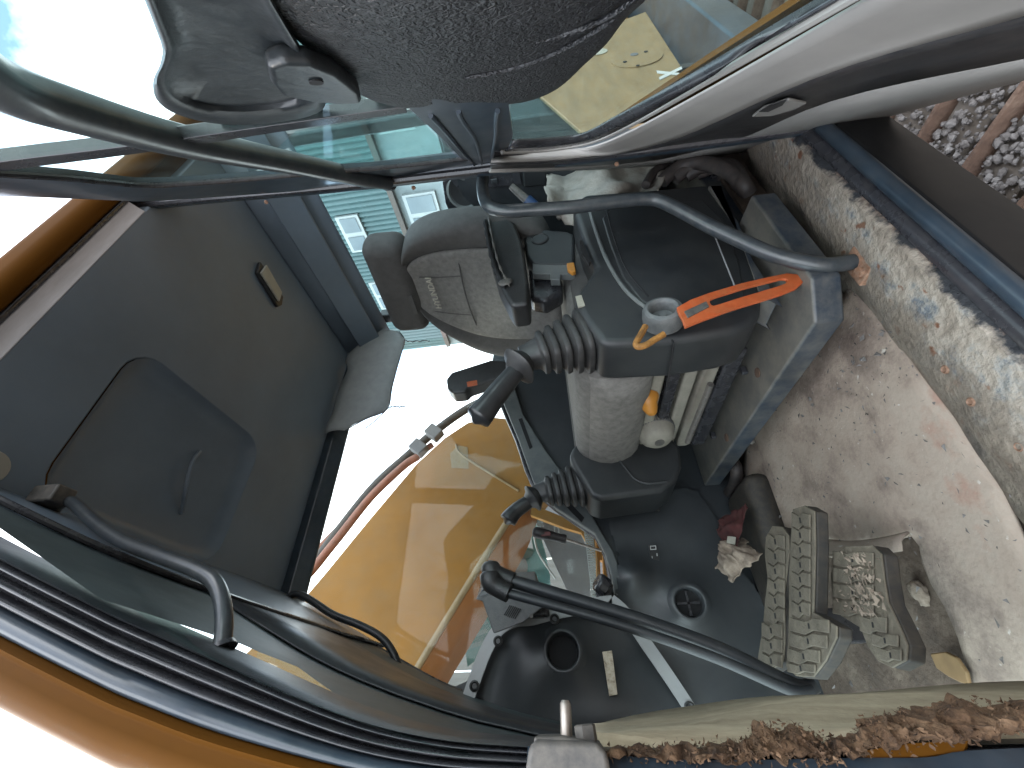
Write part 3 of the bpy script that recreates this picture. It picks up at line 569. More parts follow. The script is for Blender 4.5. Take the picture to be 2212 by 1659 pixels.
# front arched panel inside the silver trim
s1 = H(1135,1440,'y',1.28); s2 = H(1300,1520,'y',1.28); lo = H(1420,1400,'y',1.28)
def f1(x, z):
    return .012+.046*ell(x,z,v1.x,v1.z,.075,.075)+.028*ell(x,z,s1.x,s1.z,.10,.06)+.03*ell(x,z,s2.x-.02,s2.z,.10,.20)-.012*ell(x,z,lo.x,lo.z,.06,.12)
arch = [(1010,1500),(1030,1450),(1050,1398),(1085,1348),(1140,1328),(1190,1312),(1240,1318),(1300,1300),(1335,1312),(1400,1395),(1500,1548),(1420,1565),(1300,1585),(1190,1595),(1100,1560)]
hfield('arched_wall_panel', arch, 1.30, f1, M['plas2'], holes=((v1.x,v1.z,.048),))
obj('vent_collar', MB().lathe([(.062,-.010),(.052,-.003),(.044,.002),(.040,.0),(.036,-.04)], v1+V(0,0,0), (0.05,-1,0), 32, False), M['plas2'], cab, smooth=True, auto=80)
obj('vent_duct', MB().lathe([(.039,-.038),(.039,-.035),(0,-.035)], v1, (0,-1,0), 24, False), M['hole'], cab)
def ribbon(picks, wpx, y0, dy=None):
    pts = crom([V(a, b, 0) for a, b in picks], 4); L, R = [], []
    for i, q in enumerate(pts):
        t = (pts[min(i+1,len(pts)-1)]-pts[max(i-1,0)]).normalized(); n_ = V(-t.y,t.x,0)
        yy = y0-(dy(q) if dy else 0); L.append(H(q.x+n_.x*wpx/2,q.y+n_.y*wpx/2,'y',yy)); R.append(H(q.x-n_.x*wpx/2,q.y-n_.y*wpx/2,'y',yy))
    return [[a, b] for a, b in zip(L, R)]
tr1 = obj('silver_trim', MB().grid(ribbon([(1012,1508),(1027,1465),(1048,1410),(1076,1362),(1112,1342),(1150,1338),(1198,1325),(1245,1316),(1290,1304),(1322,1300)], 27, 1.25)), M['silver'], cab, solid=.005)
tr2 = obj('silver_trim', MB().grid(ribbon([(1318,1296),(1350,1325),(1395,1390),(1450,1470),(1500,1546)], 26, 1.25)), M['silver'], cab, solid=.005)
for x, y in ((1025,1482),(1076,1385),(1198,1337),(1490,1529)):
    obj('trim_screw', MB().lathe([(.0125,-.002),(.0125,.004),(.009,.005),(.006,.002),(0,.002)], H(x,y,'y',1.245), (0,-1,0), 16), M['bolt'], tr1, smooth=True)
obj('label_plate', MB().prism(Hs([(1301,1408),(1322,1405),(1334,1500),(1316,1504)],'y',1.245), (0,.004,0)), M['label'], cab, bevel=.001)
obj('shift_label', MB().prism(Hs([(1401,1178),(1420,1177),(1425,1210),(1405,1210)],'y',1.318), (0,.006,0)), M['bolt'], cab)
obj('label_mark', MB().ring(Hs([(1404,1179),(1417,1178),(1418,1187),(1405,1188)],'y',1.317), Hs([(1406,1180.5),(1415.5,1180),(1416,1185.5),(1406.5,1186)],'y',1.317), (0,.001,0)), M['white_m'], cab)
obj('label_mark', MB().prism(Hs([(1408,1201),(1409,1201),(1409.6,1206),(1408.5,1206)],'y',1.317), (0,.001,0)), M['white_m'], cab)
obj('label_mark', MB().prism(Hs([(1418,1195),(1420,1195),(1420.6,1201),(1418.6,1201)],'y',1.317), (0,.001,0)), M['white_m'], cab)
for x, y in ((1283,1088),(1420,1100),(1308,1558)):
    obj('wall_screw', MB().lathe([(.008,-.01),(.008,.006),(0,.008)], H(x,y,'y',1.318), (0,-1,0), 12), M['bolt'], cab)

# ================================================================== cab door, hinged at the rear pillar and swung part-way out
TH = math.radians(30); D0 = V(.93,.40,0); DD = V(-math.cos(TH),-math.sin(TH),0); DN = V(-math.sin(TH),math.cos(TH),0)
def DP(s, z, off=0): return D0+DD*s+DN*off+V(0,0,z)
def DH(x, y, off=0): return Hpl(x, y, D0+DN*off, DN)
def DHs(pts, off=0): return [DH(x,y,off) for x, y in pts]
door = thing('cab_door', D0+V(0,0,ZF), 'half-open glazed cab door with grab bar and grained black latch cover', 'door')
obj('window_pane', MB().prism(DHs([(-200,350),(0,386),(150,396),(317,410),(560,396),(840,378),(1000,353),(885,236),(720,60),(620,-80),(-200,-200)]), DN*.003), G_door, door)
obj('window_pane', MB().prism(DHs([(1100,300),(1257,288),(1474,172),(1774,4),(1900,-80),(1300,-80),(1140,60),(1102,236)]), DN*.003), G_door, door)
fu = crom(DHs([(-200,368),(0,378),(150,387),(250,397),(317,402),(420,397),(560,386),(700,373),(840,362),(990,346),(1060,338)],.006),4)
fl_ = crom(DHs([(-200,426),(0,424),(150,429),(250,433),(317,435),(420,429),(560,419),(700,409),(840,401),(1000,380),(1100,366)],.006),4)
obj('pillar_side_frame', MB().loft([[a, a.lerp(b,.45)+DN*.004, b, b-DN*.03, a-DN*.012] for a, b in zip(fu, fl_)]), M['navy'], door, smooth=True, auto=50)
e0 = (fu[0]-D0).dot(DD); e1 = (fl_[0]-D0).dot(DD)
obj('frame_rail', MB().loft([[DP(e0-.01,fu[0].z,.006),DP(e1-.01,fl_[0].z,.006),DP(e1-.01,fl_[0].z,-.024),DP(e0-.01,fu[0].z,-.006)],[DP(.89,.66,.006),DP(.89,.74,.006),DP(.89,.74,-.024),DP(.89,.66,-.006)]]), M['navy'], door, bevel=.003)
obj('frame_stile', MB().loft([[DP(.84,z,-.012),DP(.89,z,-.012),DP(.89,z,.02),DP(.84,z,.012)] for z in (.74,.3,-.1,-.5)]), M['navy'], door, bevel=.004)
obj('frame_seal', MB().tube([a-DN*.001 for a in fu], .004, 8), M['rub'], door, smooth=True)
sa = crom(DHs([(-200,382),(0,351),(300,314),(600,271),(875,232)],.004),4); sb_ = crom(DHs([(-200,405),(0,371),(300,332),(600,286),(880,244)],.004),4)
obj('slider_bar', MB().loft([[a, b, b-DN*.012, a-DN*.012] for a, b in zip(sa, sb_)]), M['rub'], door, bevel=.001)
ma = crom(DHs([(1030,372),(1004,350),(960,305),(915,262),(880,230),(840,190)],.006),4); mb_ = crom(DHs([(1085,345),(1106,300),(1104,270),(1100,238),(1098,200),(1096,160)],.006),4)
mrail = obj('mid_rail', MB().loft([[a, a.lerp(b,.3)+DN*.004, a.lerp(b,.65)+DN*.003, b, b-DN*.02, a-DN*.02] for a, b in zip(ma, mb_)]), M['navy'], door, smooth=True, auto=40)
for pts in ([(1030,362),(1000,330),(962,285),(930,250)],[(1042,362),(1030,310),(1000,262),(990,240)],[(1060,350),(1070,300),(1072,262),(1075,240)]):
    obj('rail_ridge', MB().tube(crom(DHs(pts,.010),5), .003, 8), M['navy'], door, smooth=True)
# lower frame: seal, grey ledge, black belly, second ledge
L1 = [(1108,300),(1180,297),(1257,287),(1330,250),(1474,170),(1774,0),(1950,-100)]
L1b = [(1090,322),(1180,318),(1270,303),(1350,268),(1500,180),(1810,0),(1990,-105)]
L1c = [(1075,338),(1180,332),(1282,314),(1368,278),(1530,190),(1860,0),(2050,-110)]
L2 = [(1060,352),(1200,346),(1330,330),(1474,290),(1758,162),(2212,22),(2420,-40)]
L3 = [(1060,362),(1250,356),(1420,342),(1590,298),(1800,210),(2212,118),(2430,70)]
L4 = [(1060,370),(1300,362),(1480,350),(1620,326),(1800,280),(2212,168),(2450,105)]
l1 = crom(DHs(L1,.004),5); l1b = crom(DHs(L1b,.012),5); l1c = crom(DHs(L1c,.014),5); l2 = crom(DHs(L2,.032),5); l3 = crom(DHs(L3,.034),5); l4 = crom(DHs(L4,.040),5); l5 = [q+V(0,0,-.012)-DN*.03 for q in l4]
obj('glass_seal', MB().grid([[a+DN*.0, a.lerp(b,.4)+DN*.004, b] for a, b in zip(l1, l1b)]), M['rub'], door, smooth=True, solid=.004, auto=70)
obj('seal_bead', MB().tube([a.lerp(b,.4) for a, b in zip(l1b, l1c)], .004, 8), M['door_grey'], door, smooth=True)
obj('door_ledge', MB().grid([[a, a.lerp(b,.15)+DN*.002, a.lerp(b,.55)+DN*.001, a.lerp(b,.85)-DN*.001, b] for a, b in zip(l1c, l2)]), M['door_grey'], door, smooth=True, solid=.004, auto=80)
obj('door_belly', MB().grid([[a, a.lerp(b,.3)-DN*.004, a.lerp(b,.7)-DN*.004, b] for a, b in zip(l2, l3)]), M['dash'], door, smooth=True, solid=.004, auto=80)
obj('door_ledge', MB().grid([[a, a.lerp(b,.4)+DN*.001, b] for a, b in zip(l3, [q-V(0,0,-.004) for q in l4])]), M['door_grey'], door, smooth=True, solid=.004, auto=80)
obj('door_bottom_edge', MB().grid([[a+V(0,0,.004), a, b] for a, b in zip(l4, l5)]), M['rub'], door, smooth=True, auto=50)
obj('door_outer_skin', MB().prism([DP(.0,-.15,-.02),DP(.5,-.24,-.02),DP(.86,-.30,-.02),DP(.86,-.56,-.02),DP(.0,-.56,-.02)], -DN*.006), M['skin'], door)
sl = DHs([(1625,247),(1650,228),(1705,210),(1742,218),(1715,232),(1665,246)],.036)
obj('belly_slot', MB().prism(sl, DN*.003), M['door_grey'], door, bevel=.001)
obj('slot_hole', MB().prism(DHs([(1640,240),(1662,226),(1700,214),(1690,226),(1660,240)],.041), DN*.001), M['hole'], door)
obj('edge_stripe', MB().tube(DHs([(1290,342),(1400,334),(1556,319)],.012), .0016, 6), M['boom'], door, smooth=True)
# grab bar
gb = crom([DH(-140,90,.0),DH(0,182,.0),DH(150,236,.0),DH(400,306,.0),DH(620,350,.0),DH(760,380,0.01),DH(838,396,.02)],6)
obj('grab_bar', MB().tube(gb, [.0165]*(len(gb)-4)+[.015,.0145,.014,.0135], 18), M['tubem'], door, smooth=True)
obj('grab_bar_foot', MB().lathe([(.016,0),(.014,.02),(0,.02)], DH(835,396,.015), (gb[-1]-gb[-2]), 14), M['rub'], door, smooth=True)
# grained latch cover: a bulged shell
cov = [(520,-40),(560,10),(605,50),(640,85),(690,130),(742,180),(800,215),(870,233),(950,238),(1050,228),(1125,222),(1180,205),(1220,180),(1262,140),(1310,95),(1352,40),(1400,-5),(1440,-60)]
cin = [(900,-60)]
covf = crom([V(x,y,0) for x, y in cov], 4); cc0 = V(985,-260,0)
prof = [(1.0,-.004),(1.0,.004),(.99,.0075),(.975,.0095),(.955,.0098),(.93,.0115),(.86,.0145),(.75,.0175),(.6,.020),(.4,.022),(.15,.023)]
rows = [[DH(*(cc0.lerp(q, f)).xy, l) for q in covf] for f, l in prof]
obj('latch_cover', MB().grid(rows), M['leath'], door, smooth=True, solid=.002, auto=80)
for dxp in (0, 70):
    cr = crom(DHs([(1000+dxp*.2,170-dxp*.9),(1120+dxp,145-dxp*.9),(1230+dxp,100-dxp*.8),(1330+dxp*.6,40-dxp*.6)], .0155), 5)
    obj('cover_crease', MB().tube(cr, [.0004]+[.0016]*(len(cr)-2)+[.0004], 8), M['leath'], door, smooth=True)
# inner door handle, a cast paddle on a bracket
pad = [(290,-60),(312,0),(335,60),(350,105),(345,140),(331,172),(333,205),(352,230),(385,248),(450,265),(530,270),(620,262),(685,245),(704,222),(702,190),(680,170),(660,120),(625,60),(590,0),(560,-60)]
padf = crom([V(x,y,0) for x, y in pad], 3); pc0 = V(500,90,0)
obj('door_handle', MB().loft([[DH(*(pc0.lerp(q, f)).xy, l+.016) for q in padf] for f, l in ((1,-.020),(1,-.010),(.985,-.003),(.95,.0005),(.90,.0008),(.84,-.001),(.78,-.0045),(.5,-.007),(.1,-.008))]), M['navyh'], door, smooth=True, auto=70)
br = DHs([(565,100),(600,88),(660,92),(720,120),(770,165),(775,190),(720,192),(660,185),(600,170),(575,140)],.012)
obj('handle_bracket', MB().prism(br, DN*.011), M['navyh'], door, bevel=.004)
obj('bracket_hole', MB().lathe([(0,0),(.0045,0),(.0045,.001),(0,.001)], DH(683,176,.0235), DN, 14), M['hole'], door)

# ================================================================== operator seat
seat = thing('operator_seat', (.85,.92,-.455), 'grey fabric operator seat with dark bolsters and headrest', 'seat')
def backrow(z, x0, hl, hr, yc=.89, bol=.075):
    front = []; n = 12
    for k in range(n+1):
        u = -1+2*k/n; d = bol*max(0,(abs(u)-.45)/.55)**1.5
        if abs(u) > .92: d *= .6
        front.append(V(x0-d, yc+(u*hl if u < 0 else u*hr), z))
    return front
zs = [(-.06,1.05,.25,.28),(.05,1.07,.27,.31),(.15,1.09,.275,.32),(.25,1.11,.27,.30),(.33,1.13,.25,.245),(.39,1.14,.22,.18),(.43,1.15,.175,.115),(.455,1.165,.11,.06)]
rows = [backrow(z, x, hl, hr) for z, x, hl, hr in zs]
loops = [r+[V(p.x*0+rows[i][6].x+.085+.02*math.cos((p.y-.9)*6), p.y, p.z) for p in reversed(r)] for i, r in enumerate(rows)]
obj('backrest', MB().loft(loops), M['dfab'], seat, sub=2)
cenrows = [[V(rows[i_][6].x-.010-.03*max(0,abs(j-6)/6-.55), .89+(p.y-.89)*.66, p.z) for j, p in enumerate(r)] for i_, r in enumerate(rows[:-1])]
cenrows += [[V(1.150,.9+(p.y-.9)*.7,.448) for p in rows[-1]]]
obj('backrest_panel', MB().grid(cenrows), M['fabric'], seat, sub=2, solid=.02, offs=0)
obj('panel_seam', MB().tube(crom([V(1.088,.745,.25),V(1.083,.82,.255),V(1.083,.90,.258),V(1.083,.98,.255),V(1.088,1.05,.25)],4), .0022, 6), M['dfab'], seat, smooth=True)
obj('panel_seam', MB().tube(crom([V(1.12,.82,.40),V(1.10,.815,.33),V(1.085,.81,.255)],4), .0018, 6), M['dfab'], seat, smooth=True)
obj('panel_seam', MB().tube(crom([V(1.12,.97,.40),V(1.10,.975,.33),V(1.085,.98,.255)],4), .0018, 6), M['dfab'], seat, smooth=True)
text_mesh('lettering', 'HYUNDAI', .030, (1.088,.868,.362), (0,-1,0), (.2,0,1), M['tape'], seat, .0015)
hr = obj('headrest', MB().box((1.165,.875,.495),(.11,.385,.145), Matrix.Rotation(math.radians(3),3,'X')), M['dfab'], seat, bevel=.045, seg=5)
obj('headrest_patch', MB().box((1.113,.925,.475),(.004,.085,.055), Matrix.Rotation(math.radians(3),3,'X')), M['vinyl'], seat, bevel=.0015)
for y in (.82,.96): obj('headrest_post', MB().tube([V(1.175,y,.39),V(1.175,y,.48)], .006, 8), M['steel'], seat, smooth=True)
cu = obj('cushion', MB().box((.80,.93,-.135),(.50,.50,.165)), M['fabric'], seat, bevel=.055, seg=6)
fr = []
for k in range(9):
    a = math.radians(-75+150*k/8)
    fr.append([V(.62-.075*math.cos(a), y, -.145+.085*math.sin(a)) for y in (.72,.80,.93,1.06,1.15,1.185)])
obj('cushion_front', MB().grid(fr), M['fabric2'], seat, smooth=True, solid=.02, offs=0, auto=80)
obj('cushion_wear', MB().prism(Hs([(1290,990),(1330,986),(1322,1004),(1296,1003)],'y',1.16), (0,.03,.0)), M['tape'], seat, bevel=.004)
obj('cushion_side', MB().box((.82,.70,-.13),(.40,.06,.12)), M['dfab'], seat, bevel=.025)
obj('cushion_side', MB().box((.82,1.165,-.125),(.44,.09,.15)), M['dfab'], seat, bevel=.035)
# seat pan and suspension
for k, (z, x0, dz) in enumerate(((-.245,.585,.03),(-.285,.60,.03),(-.325,.61,.03),(-.365,.60,.035),(-.41,.60,.04))):
    obj('suspension_rail', MB().box((.84,.94,z),(.84-x0+.25,.42,dz)), M['dustp'] if k in (0,2,3) else M['rub'], seat, bevel=.008)
obj('suspension_core', MB().box((.88,.94,-.33),(.46,.38,.25)), M['rub'], seat)
obj('slide_rod', MB().tube([H(1535,830,'y',.78),H(1485,955,'y',1.02)], .0075, 8), M['cast'], seat, smooth=True)
kc = H(1418,938,'x',.575)
kn = obj('weight_knob', MB().lathe([(.025,.052),(.046,.050),(.0505,.046),(.0505,.006),(.047,.0),(.043,-.014),(.031,-.025),(.014,-.028),(0,-.028)], kc, (1,.12,.05), 40), M['dustp'], seat, smooth=True, auto=50)
ax = V(1,.12,.05).normalized(); u_ = ax.orthogonal().normalized(); w_ = ax.cross(u_)
mb = MB()
for k in range(40):
    a = 2*math.pi*k/40; q = kc+ax*.015+(u_*math.cos(a)+w_*math.sin(a))*.0505
    mb.tube([q-ax*.008, q+ax*.030], .0026, 5)
g_ = obj('knob_grip', mb, M['knobg'], kn); g_['kind'] = 'stuff'
obj('knob_badge', MB().lathe([(0,-.031),(.013,-.030),(.013,-.026),(0,-.026)], kc, ax, 16), M['cast'], kn)
obj('height_lever', MB().loft([[q+V(0,0,dz)*s for dz in ()] for q, s in ()]) if False else MB().tube(crom([H(1404,846,'x',.60),H(1400,866,'x',.575),H(1406,884,'x',.562),H(1412,892,'x',.56)],5), [.019,.022,.024,.024,.023,.022,.021,.020,.019,.018,.017,.015,.014,.012,.010,.006], 12), M['yellowp'], seat, smooth=True)
# near armrest: vinyl pad split open along the top, with its pivot housing
arm = [(1040,462),(1052,455),(1085,462),(1112,480),(1128,520),(1135,560),(1142,610),(1142,655),(1105,660),(1092,640),(1072,600),(1056,545),(1046,500)]
obj('armrest', MB().prism(Hs(arm,'y',.625), (0,.075,0)), M['vinyl'], seat, bevel=.012, seg=4)
sp1 = crom(Hs([(1047,474),(1052,505),(1060,545),(1070,580),(1082,605),(1090,622)],'y',.622),5)
obj('armrest_split', MB().tube(sp1, [.002]+[.006+.002*math.sin(i*2.1) for i in range(len(sp1)-2)]+[.002], 8), M['hole'], seat, smooth=True)
sp2 = [q+V(0,-.004,-.012) for q in sp1]
obj('armrest_split_lip', MB().tube(sp2, [.0025+.0015*math.sin(i*1.7) for i in range(len(sp2))], 8), M['cast'], seat, smooth=True)
obj('armrest_foam', MB().lathe([(0,0),(.018,.0),(.016,.004),(.010,.007),(0,.006)], H(1092,610,'y',.622), (.3,-1,.1), 14), M['cast'], seat, smooth=True)
obj('armrest_pivot', MB().prism(Hs([(1132,512),(1145,498),(1180,494),(1225,498),(1242,505),(1242,572),(1200,574),(1150,572),(1136,552)],'y',.66), (0,.05,0)), M['plas'], seat, bevel=.010)
obj('pivot_cap', MB().lathe([(.024,-.002),(.024,.003),(.021,.005),(.020,.003),(0,.003)], H(1166,517,'y',.66), (0,-1,0), 28), M['plas'], seat, smooth=True)
obj('pivot_bracket', MB().prism(Hs([(1150,566),(1242,568),(1242,592),(1212,592),(1210,604),(1190,604),(1188,592),(1150,590)],'y',.662), (0,.02,0)), M['ledge'], seat, bevel=.002)
obj('pivot_boot', MB().prism(Hs([(1140,572),(1215,600),(1216,630),(1180,650),(1145,645)],'y',.69), (0,.05,0)), M['rub'], seat, bevel=.012)
obj('recline_tab', MB().prism(Hs([(1224,568),(1240,566),(1244,585),(1236,588),(1226,580)],'y',.645), (0,.012,0)), M['yellowp'], seat, bevel=.002)
# far armrest folded upright
obj('folded_armrest', MB().prism(Hs([(963,818),(966,838),(978,850),(1005,847),(1012,838),(1060,822),(1110,812),(1112,780),(1060,776),(1010,792),(975,803)],'y',1.13), (0,.06,0)), M['vinyl'], seat, bevel=.010)
obj('warning_sticker', MB().prism(Hs([(1008,825),(1030,821),(1031,831),(1010,835)],'y',1.128), (0,.003,0)), M['orange'], seat)

# ================================================================== control consoles with joysticks
def rsec(c, ux, uy, a, b, n=16, e=.55):
    o = []
    for k in range(n):
        t = 2*math.pi*k/n; cs, sn = math.cos(t), math.sin(t)
        o.append(c+ux*(a*math.copysign(abs(cs)**e, cs))+uy*(b*math.copysign(abs(sn)**e, sn)))
    return o
def joystick(par, y, base, top, collar, grip, a0, a1, wide):
    b0, t0 = H(*base,'y',y), H(*top,'y',y); axd = (t0-b0).normalized(); uy = V(0,1,0); ux = uy.cross(axd).normalized()
    L = (t0-b0).length; rings = []; nrib = 5
    for k in range(nrib):
        f = k/nrib; s_ = a0+(a1-a0)*f; f2_ = (k+1)/nrib
        for df, m_ in ((0,.80),(.18,.98),(.42,1.0),(.66,.97),(.82,.80)):
            c = b0+axd*L*(f+df*(1/nrib)*.98); rings.append(rsec(c, ux, uy, s_*m_, s_*m_*wide))
    rings.append(rsec(b0+axd*L, ux, uy, a1*.8, a1*.8*wide)); rings.append(rsec(b0+axd*(L+.035), ux, uy, a1*.62, a1*.62*wide))
    obj('joystick_boot', MB().loft(rings), M['rub2'], par, smooth=True, auto=50)
    cpt = [H(*q,'y',y) for q in collar]; cdir = (cpt[1]-cpt[0]).normalized(); cx_ = uy.cross(cdir).normalized()
    k_ = a1/.035
    obj('grip_flange', MB().loft([rsec(cpt[0]+cdir*h, cx_, uy, r*k_, r*1.15*k_, 18, .8) for r, h in ((.020,-.012),(.030,.0),(.038,.010),(.036,.014),(.026,.018),(.018,.03))]), M['rub2'], par, smooth=True, auto=60)
    gp = crom([H(*q,'y',y) for q in grip],5); n = len(gp)
    rr = []
    for i in range(n):
        f = i/(n-1); rr.append((.0175+.004*math.sin(f*math.pi*.9)+.006*max(0,(f-.55)/.45)**.8)*k_ if f < .97 else .014*k_)
    end = gp[-1]+(gp[-1]-gp[-2]).normalized()*.009*k_
    obj('joystick_grip', MB().tube(gp+[end], rr+[.004*k_], 16), M['vinyl2'], par, smooth=True, auto=80)
M['rub2'] = mat('boot_rubber', (.022,.0225,.024), .2, .5, nscale=20, dust=.3, dustcol=(.09,.083,.075), up=.08)
M['vinyl2'] = mat('grip_plastic', (.016,.017,.019), .2, .33, nscale=25, dust=.12, dustcol=(.1,.1,.1))
con = thing('control_console', (.75,.65,-.455), 'near armrest console with orange lock lever, round knob and joystick', 'console', 'joystick consoles beside the seat')
cs = [(1238,645),(1262,690),(1300,742),(1340,742),(1470,734),(1580,716),(1625,700),(1646,672),(1648,625),(1632,560),(1600,470),(1570,420),(1530,396),(1400,408),(1262,418),(1244,432),(1238,450),(1256,508),(1285,577)]
obj('console_body', MB().prism(Hs(cs,'y',.585), (0,.115,0)), M['plas'], con, bevel=.016, seg=4)
inner = [(1300,470),(1318,530),(1345,600),(1385,650),(1470,690),(1590,672),(1612,640),(1596,560),(1560,470),(1520,432),(1400,440),(1320,450)]
obj('side_cover', MB().prism(Hs(inner,'y',.582), (0,.010,0)), M['plas'], con, bevel=.006)
rimc = crom(Hs([(1270,440),(1284,490),(1310,560),(1350,625),(1400,668),(1428,684)],'y',.582),5)
obj('cover_rim', MB().tube(rimc, .0045, 8), M['ledge'], con, smooth=True)
obj('cover_groove', MB().tube(crom(Hs([(1310,450),(1322,500),(1352,580),(1400,640)],'y',.5815),5), .0015, 6), M['hole'], con, smooth=True)
obj('console_slot', MB().prism(Hs([(1252,520),(1258,518),(1276,562),(1272,570),(1256,545)],'y',.583), (0,.01,0)), M['hole'], con)
seam = crom(Hs([(1452,735),(1455,745)],'y',.5838)+Hs([(1450,780),(1440,835)],'x',.504),4)
obj('front_seam', MB().tube(seam, .0018, 6), M['hole'], con, smooth=True)
obj('console_base', MB().prism(Hs([(1530,400),(1560,400),(1650,640),(1680,655),(1620,560),(1590,480)],'y',.575), (0,.06,0)), M['navyd'], con, bevel=.004)
obj('cover_line', MB().tube(Hs([(1543,507),(1588,620)],'y',.5805), .0016, 6), M['silver'], con, smooth=True)
obj('old_tape', MB().prism(Hs([(1243,640),(1256,637),(1264,660),(1249,664)],'y',.5838), (0,.003,0)), M['tape'], con)
bc = H(1432,690,'y',.575)
kb = obj('lock_knob', MB().lathe([(.036,-.008),(.037,.008),(.0365,.020),(.034,.026),(.027,.029),(.024,.027),(.0215,.022),(.0205,.006),(.012,.004),(.0075,.004),(.0065,.012),(0,.013)], bc, (.12,-1,.12), 40), M['knobg'], con, smooth=True, auto=40)
lo_o = Hs([(1462,664),(1490,648),(1530,633),(1600,612),(1660,598),(1700,590),(1722,592),(1739,605),(1720,622),(1690,634),(1640,650),(1580,668),(1520,690),(1480,706),(1474,690),(1466,676)],'y',.535)
lo_i = Hs([(1534,648),(1537,645),(1545,641),(1605,622),(1660,608),(1688,601),(1698,602),(1702,606),(1696,612),(1680,618),(1640,630),(1590,645),(1560,655),(1543,660),(1537,658),(1534,653)],'y',.535)
obj('lock_lever', MB().ring(lo_o, lo_i, (0,.006,0)), M['orange'], con, bevel=.0012)
obj('lever_boss', MB().prism(Hs([(1478,672),(1526,650),(1532,662),(1486,686)],'y',.533), (0,.006,0)), M['cast'], con, bevel=.001)
obj('lock_bail', MB().tube(crom(Hs([(1394,705),(1386,720),(1374,742),(1380,749),(1396,745),(1412,735),(1434,722)],'y',.545),5), .0058, 10), M['rusty'], con, smooth=True)
joystick(con, .65, (1268,735), (1160,765), [(1128,785),(1112,800)], [(1125,790),(1098,822),(1070,856),(1045,888),(1030,906)], .062, .036, .95)
con2 = thing('control_console', (.45,1.16,-.455), 'far armrest console with joystick beside the boom window', 'console', 'joystick consoles beside the seat')
cs2 = [(1228,985),(1236,1004),(1276,1073),(1300,1080),(1430,1062),(1462,1040),(1474,1005),(1470,965),(1440,930),(1300,930),(1240,960)]
obj('console_body', MB().prism(Hs(cs2,'y',1.10), (0,.16,0)), M['plas'], con2, bevel=.016, seg=4)
obj('cover_rim', MB().tube(crom(Hs([(1330,985),(1350,1010),(1372,1035),(1400,1044),(1440,1040)],'y',1.098),5), .004, 8), M['plas'], con2, smooth=True)
joystick(con2, 1.18, (1256,1046), (1178,1062), [(1157,1072),(1146,1080)], [(1154,1076),(1136,1088),(1116,1102),(1102,1117),(1096,1126)], .060, .036, .95)

# ================================================================== entry grab rail
gr = thing('entry_grab_rail', H(1850,575,'z',-.55), 'bent grey tube rail from rear pillar down to the rusty sill', 'grab rail')
gpx = [(1046,372),(1042,405),(1052,442),(1085,455),(1150,453),(1240,447),(1330,436),(1390,430),(1425,434),(1470,455),(1530,487),(1590,515),(1660,546),(1730,566),(1790,573),(1842,566)]
gy = [.45,.452,.456,.46,.465,.47,.478,.484,.488,.49,.495,.5,.505,.508,.510,.511]
obj('rail_tube', MB().tube(crom([H(p[0],p[1],'y',y) for p, y in zip(gpx, gy)],5), .0135, 16), M['tubem'], gr, smooth=True)
q = H(1858,574,'z',-.538); obj('rail_foot', MB().box(q,(.06,.04,.014)), M['rivet'], gr, bevel=.003)
for d in (-.016,.016): obj('foot_bolt', MB().lathe([(.009,0),(.009,.008),(0,.008)], q+V(d,.0,.005), (0,0,1), 6), M['rivet'], gr)

# ================================================================== front grab handles and other fittings
fh = thing('overhead_grab_handle', H(112,1100,'y',.56), 'bent steel handle at the top of the near front pillar', 'handle')
hp = [(108,1125),(118,1098),(148,1082),(182,1108),(215,1138),(268,1172),(340,1200),(415,1228),(458,1252),(478,1290),(484,1340),(480,1402)]
hy = [.60,.59,.58,.575,.57,.56,.545,.53,.52,.512,.505,.50]
obj('handle_tube', MB().tube(crom([H(p[0],p[1],'y',y) for p, y in zip(hp, hy)],5), .0095, 14), M['tubem'], fh, smooth=True)
obj('handle_foot', MB().lathe([(.015,0),(.013,.006),(0,.006)], H(481,1404,'y',.50), (.8,0,.5), 14), M['rub'], fh, smooth=True)
fh2 = thing('windscreen_handle', H(885,1478,'y',1.28), 'slim black handle bolted to the far front pillar', 'handle')
obj('handle_tube', MB().tube(crom([H(x,y,'y',1.26) for x, y in ((600,1342),(608,1312),(626,1288),(648,1284),(680,1302),(720,1328),(780,1352),(825,1378),(850,1412),(866,1452),(884,1482))],5), .010, 12), M['trim'], fh2, smooth=True)
for x, y in ((885,1484),(602,1346)): obj('handle_foot', MB().lathe([(.018,0),(.015,.008),(.007,.012),(0,.012)], H(x,y,'y',1.275), (.3,-1,0), 14), M['rub'], fh2, smooth=True)
obj('stay_rod', MB().tube([H(615,1308,'y',1.28),H(700,1362,'y',1.28),H(797,1413,'y',1.28)], .0035, 8), M['rub'], fh2, smooth=True)
mo = thing('monitor', H(1110,1330,'y',1.2), 'grey plastic monitor housing seen from behind on the window ledge', 'monitor')
back = Hs([(1027,1296),(1042,1300),(1066,1371),(1130,1346),(1174,1312),(1160,1268),(1100,1270)],'y',1.10)
fwd = V(.06,.10,.01)
obj('monitor_housing', MB().prism(back, fwd), M['knobg'], mo, bevel=.006)
obj('monitor_hood', MB().prism(Hs([(1027,1296),(1040,1276),(1068,1272),(1100,1262),(1060,1290)],'y',1.11), V(.05,.06,.0)), M['rub'], mo, bevel=.003)
scn = H(1107,1322,'y',1.099)
for k in range(7):
    d = (k-3)*.0042; hw = math.sqrt(max(.0002, .0150**2-d*d)); obj('speaker_slot', MB().box(scn+V(d*.35,-.0005,d),(hw*1.8,.002,.0014), Matrix.Rotation(math.radians(35),3,'Y')), M['hole'], mo)
obj('housing_screw', MB().lathe([(.0045,0),(.0045,.002),(0,.002)], H(1148,1331,'y',1.099), (0,-1,0), 12), M['cast'], mo)
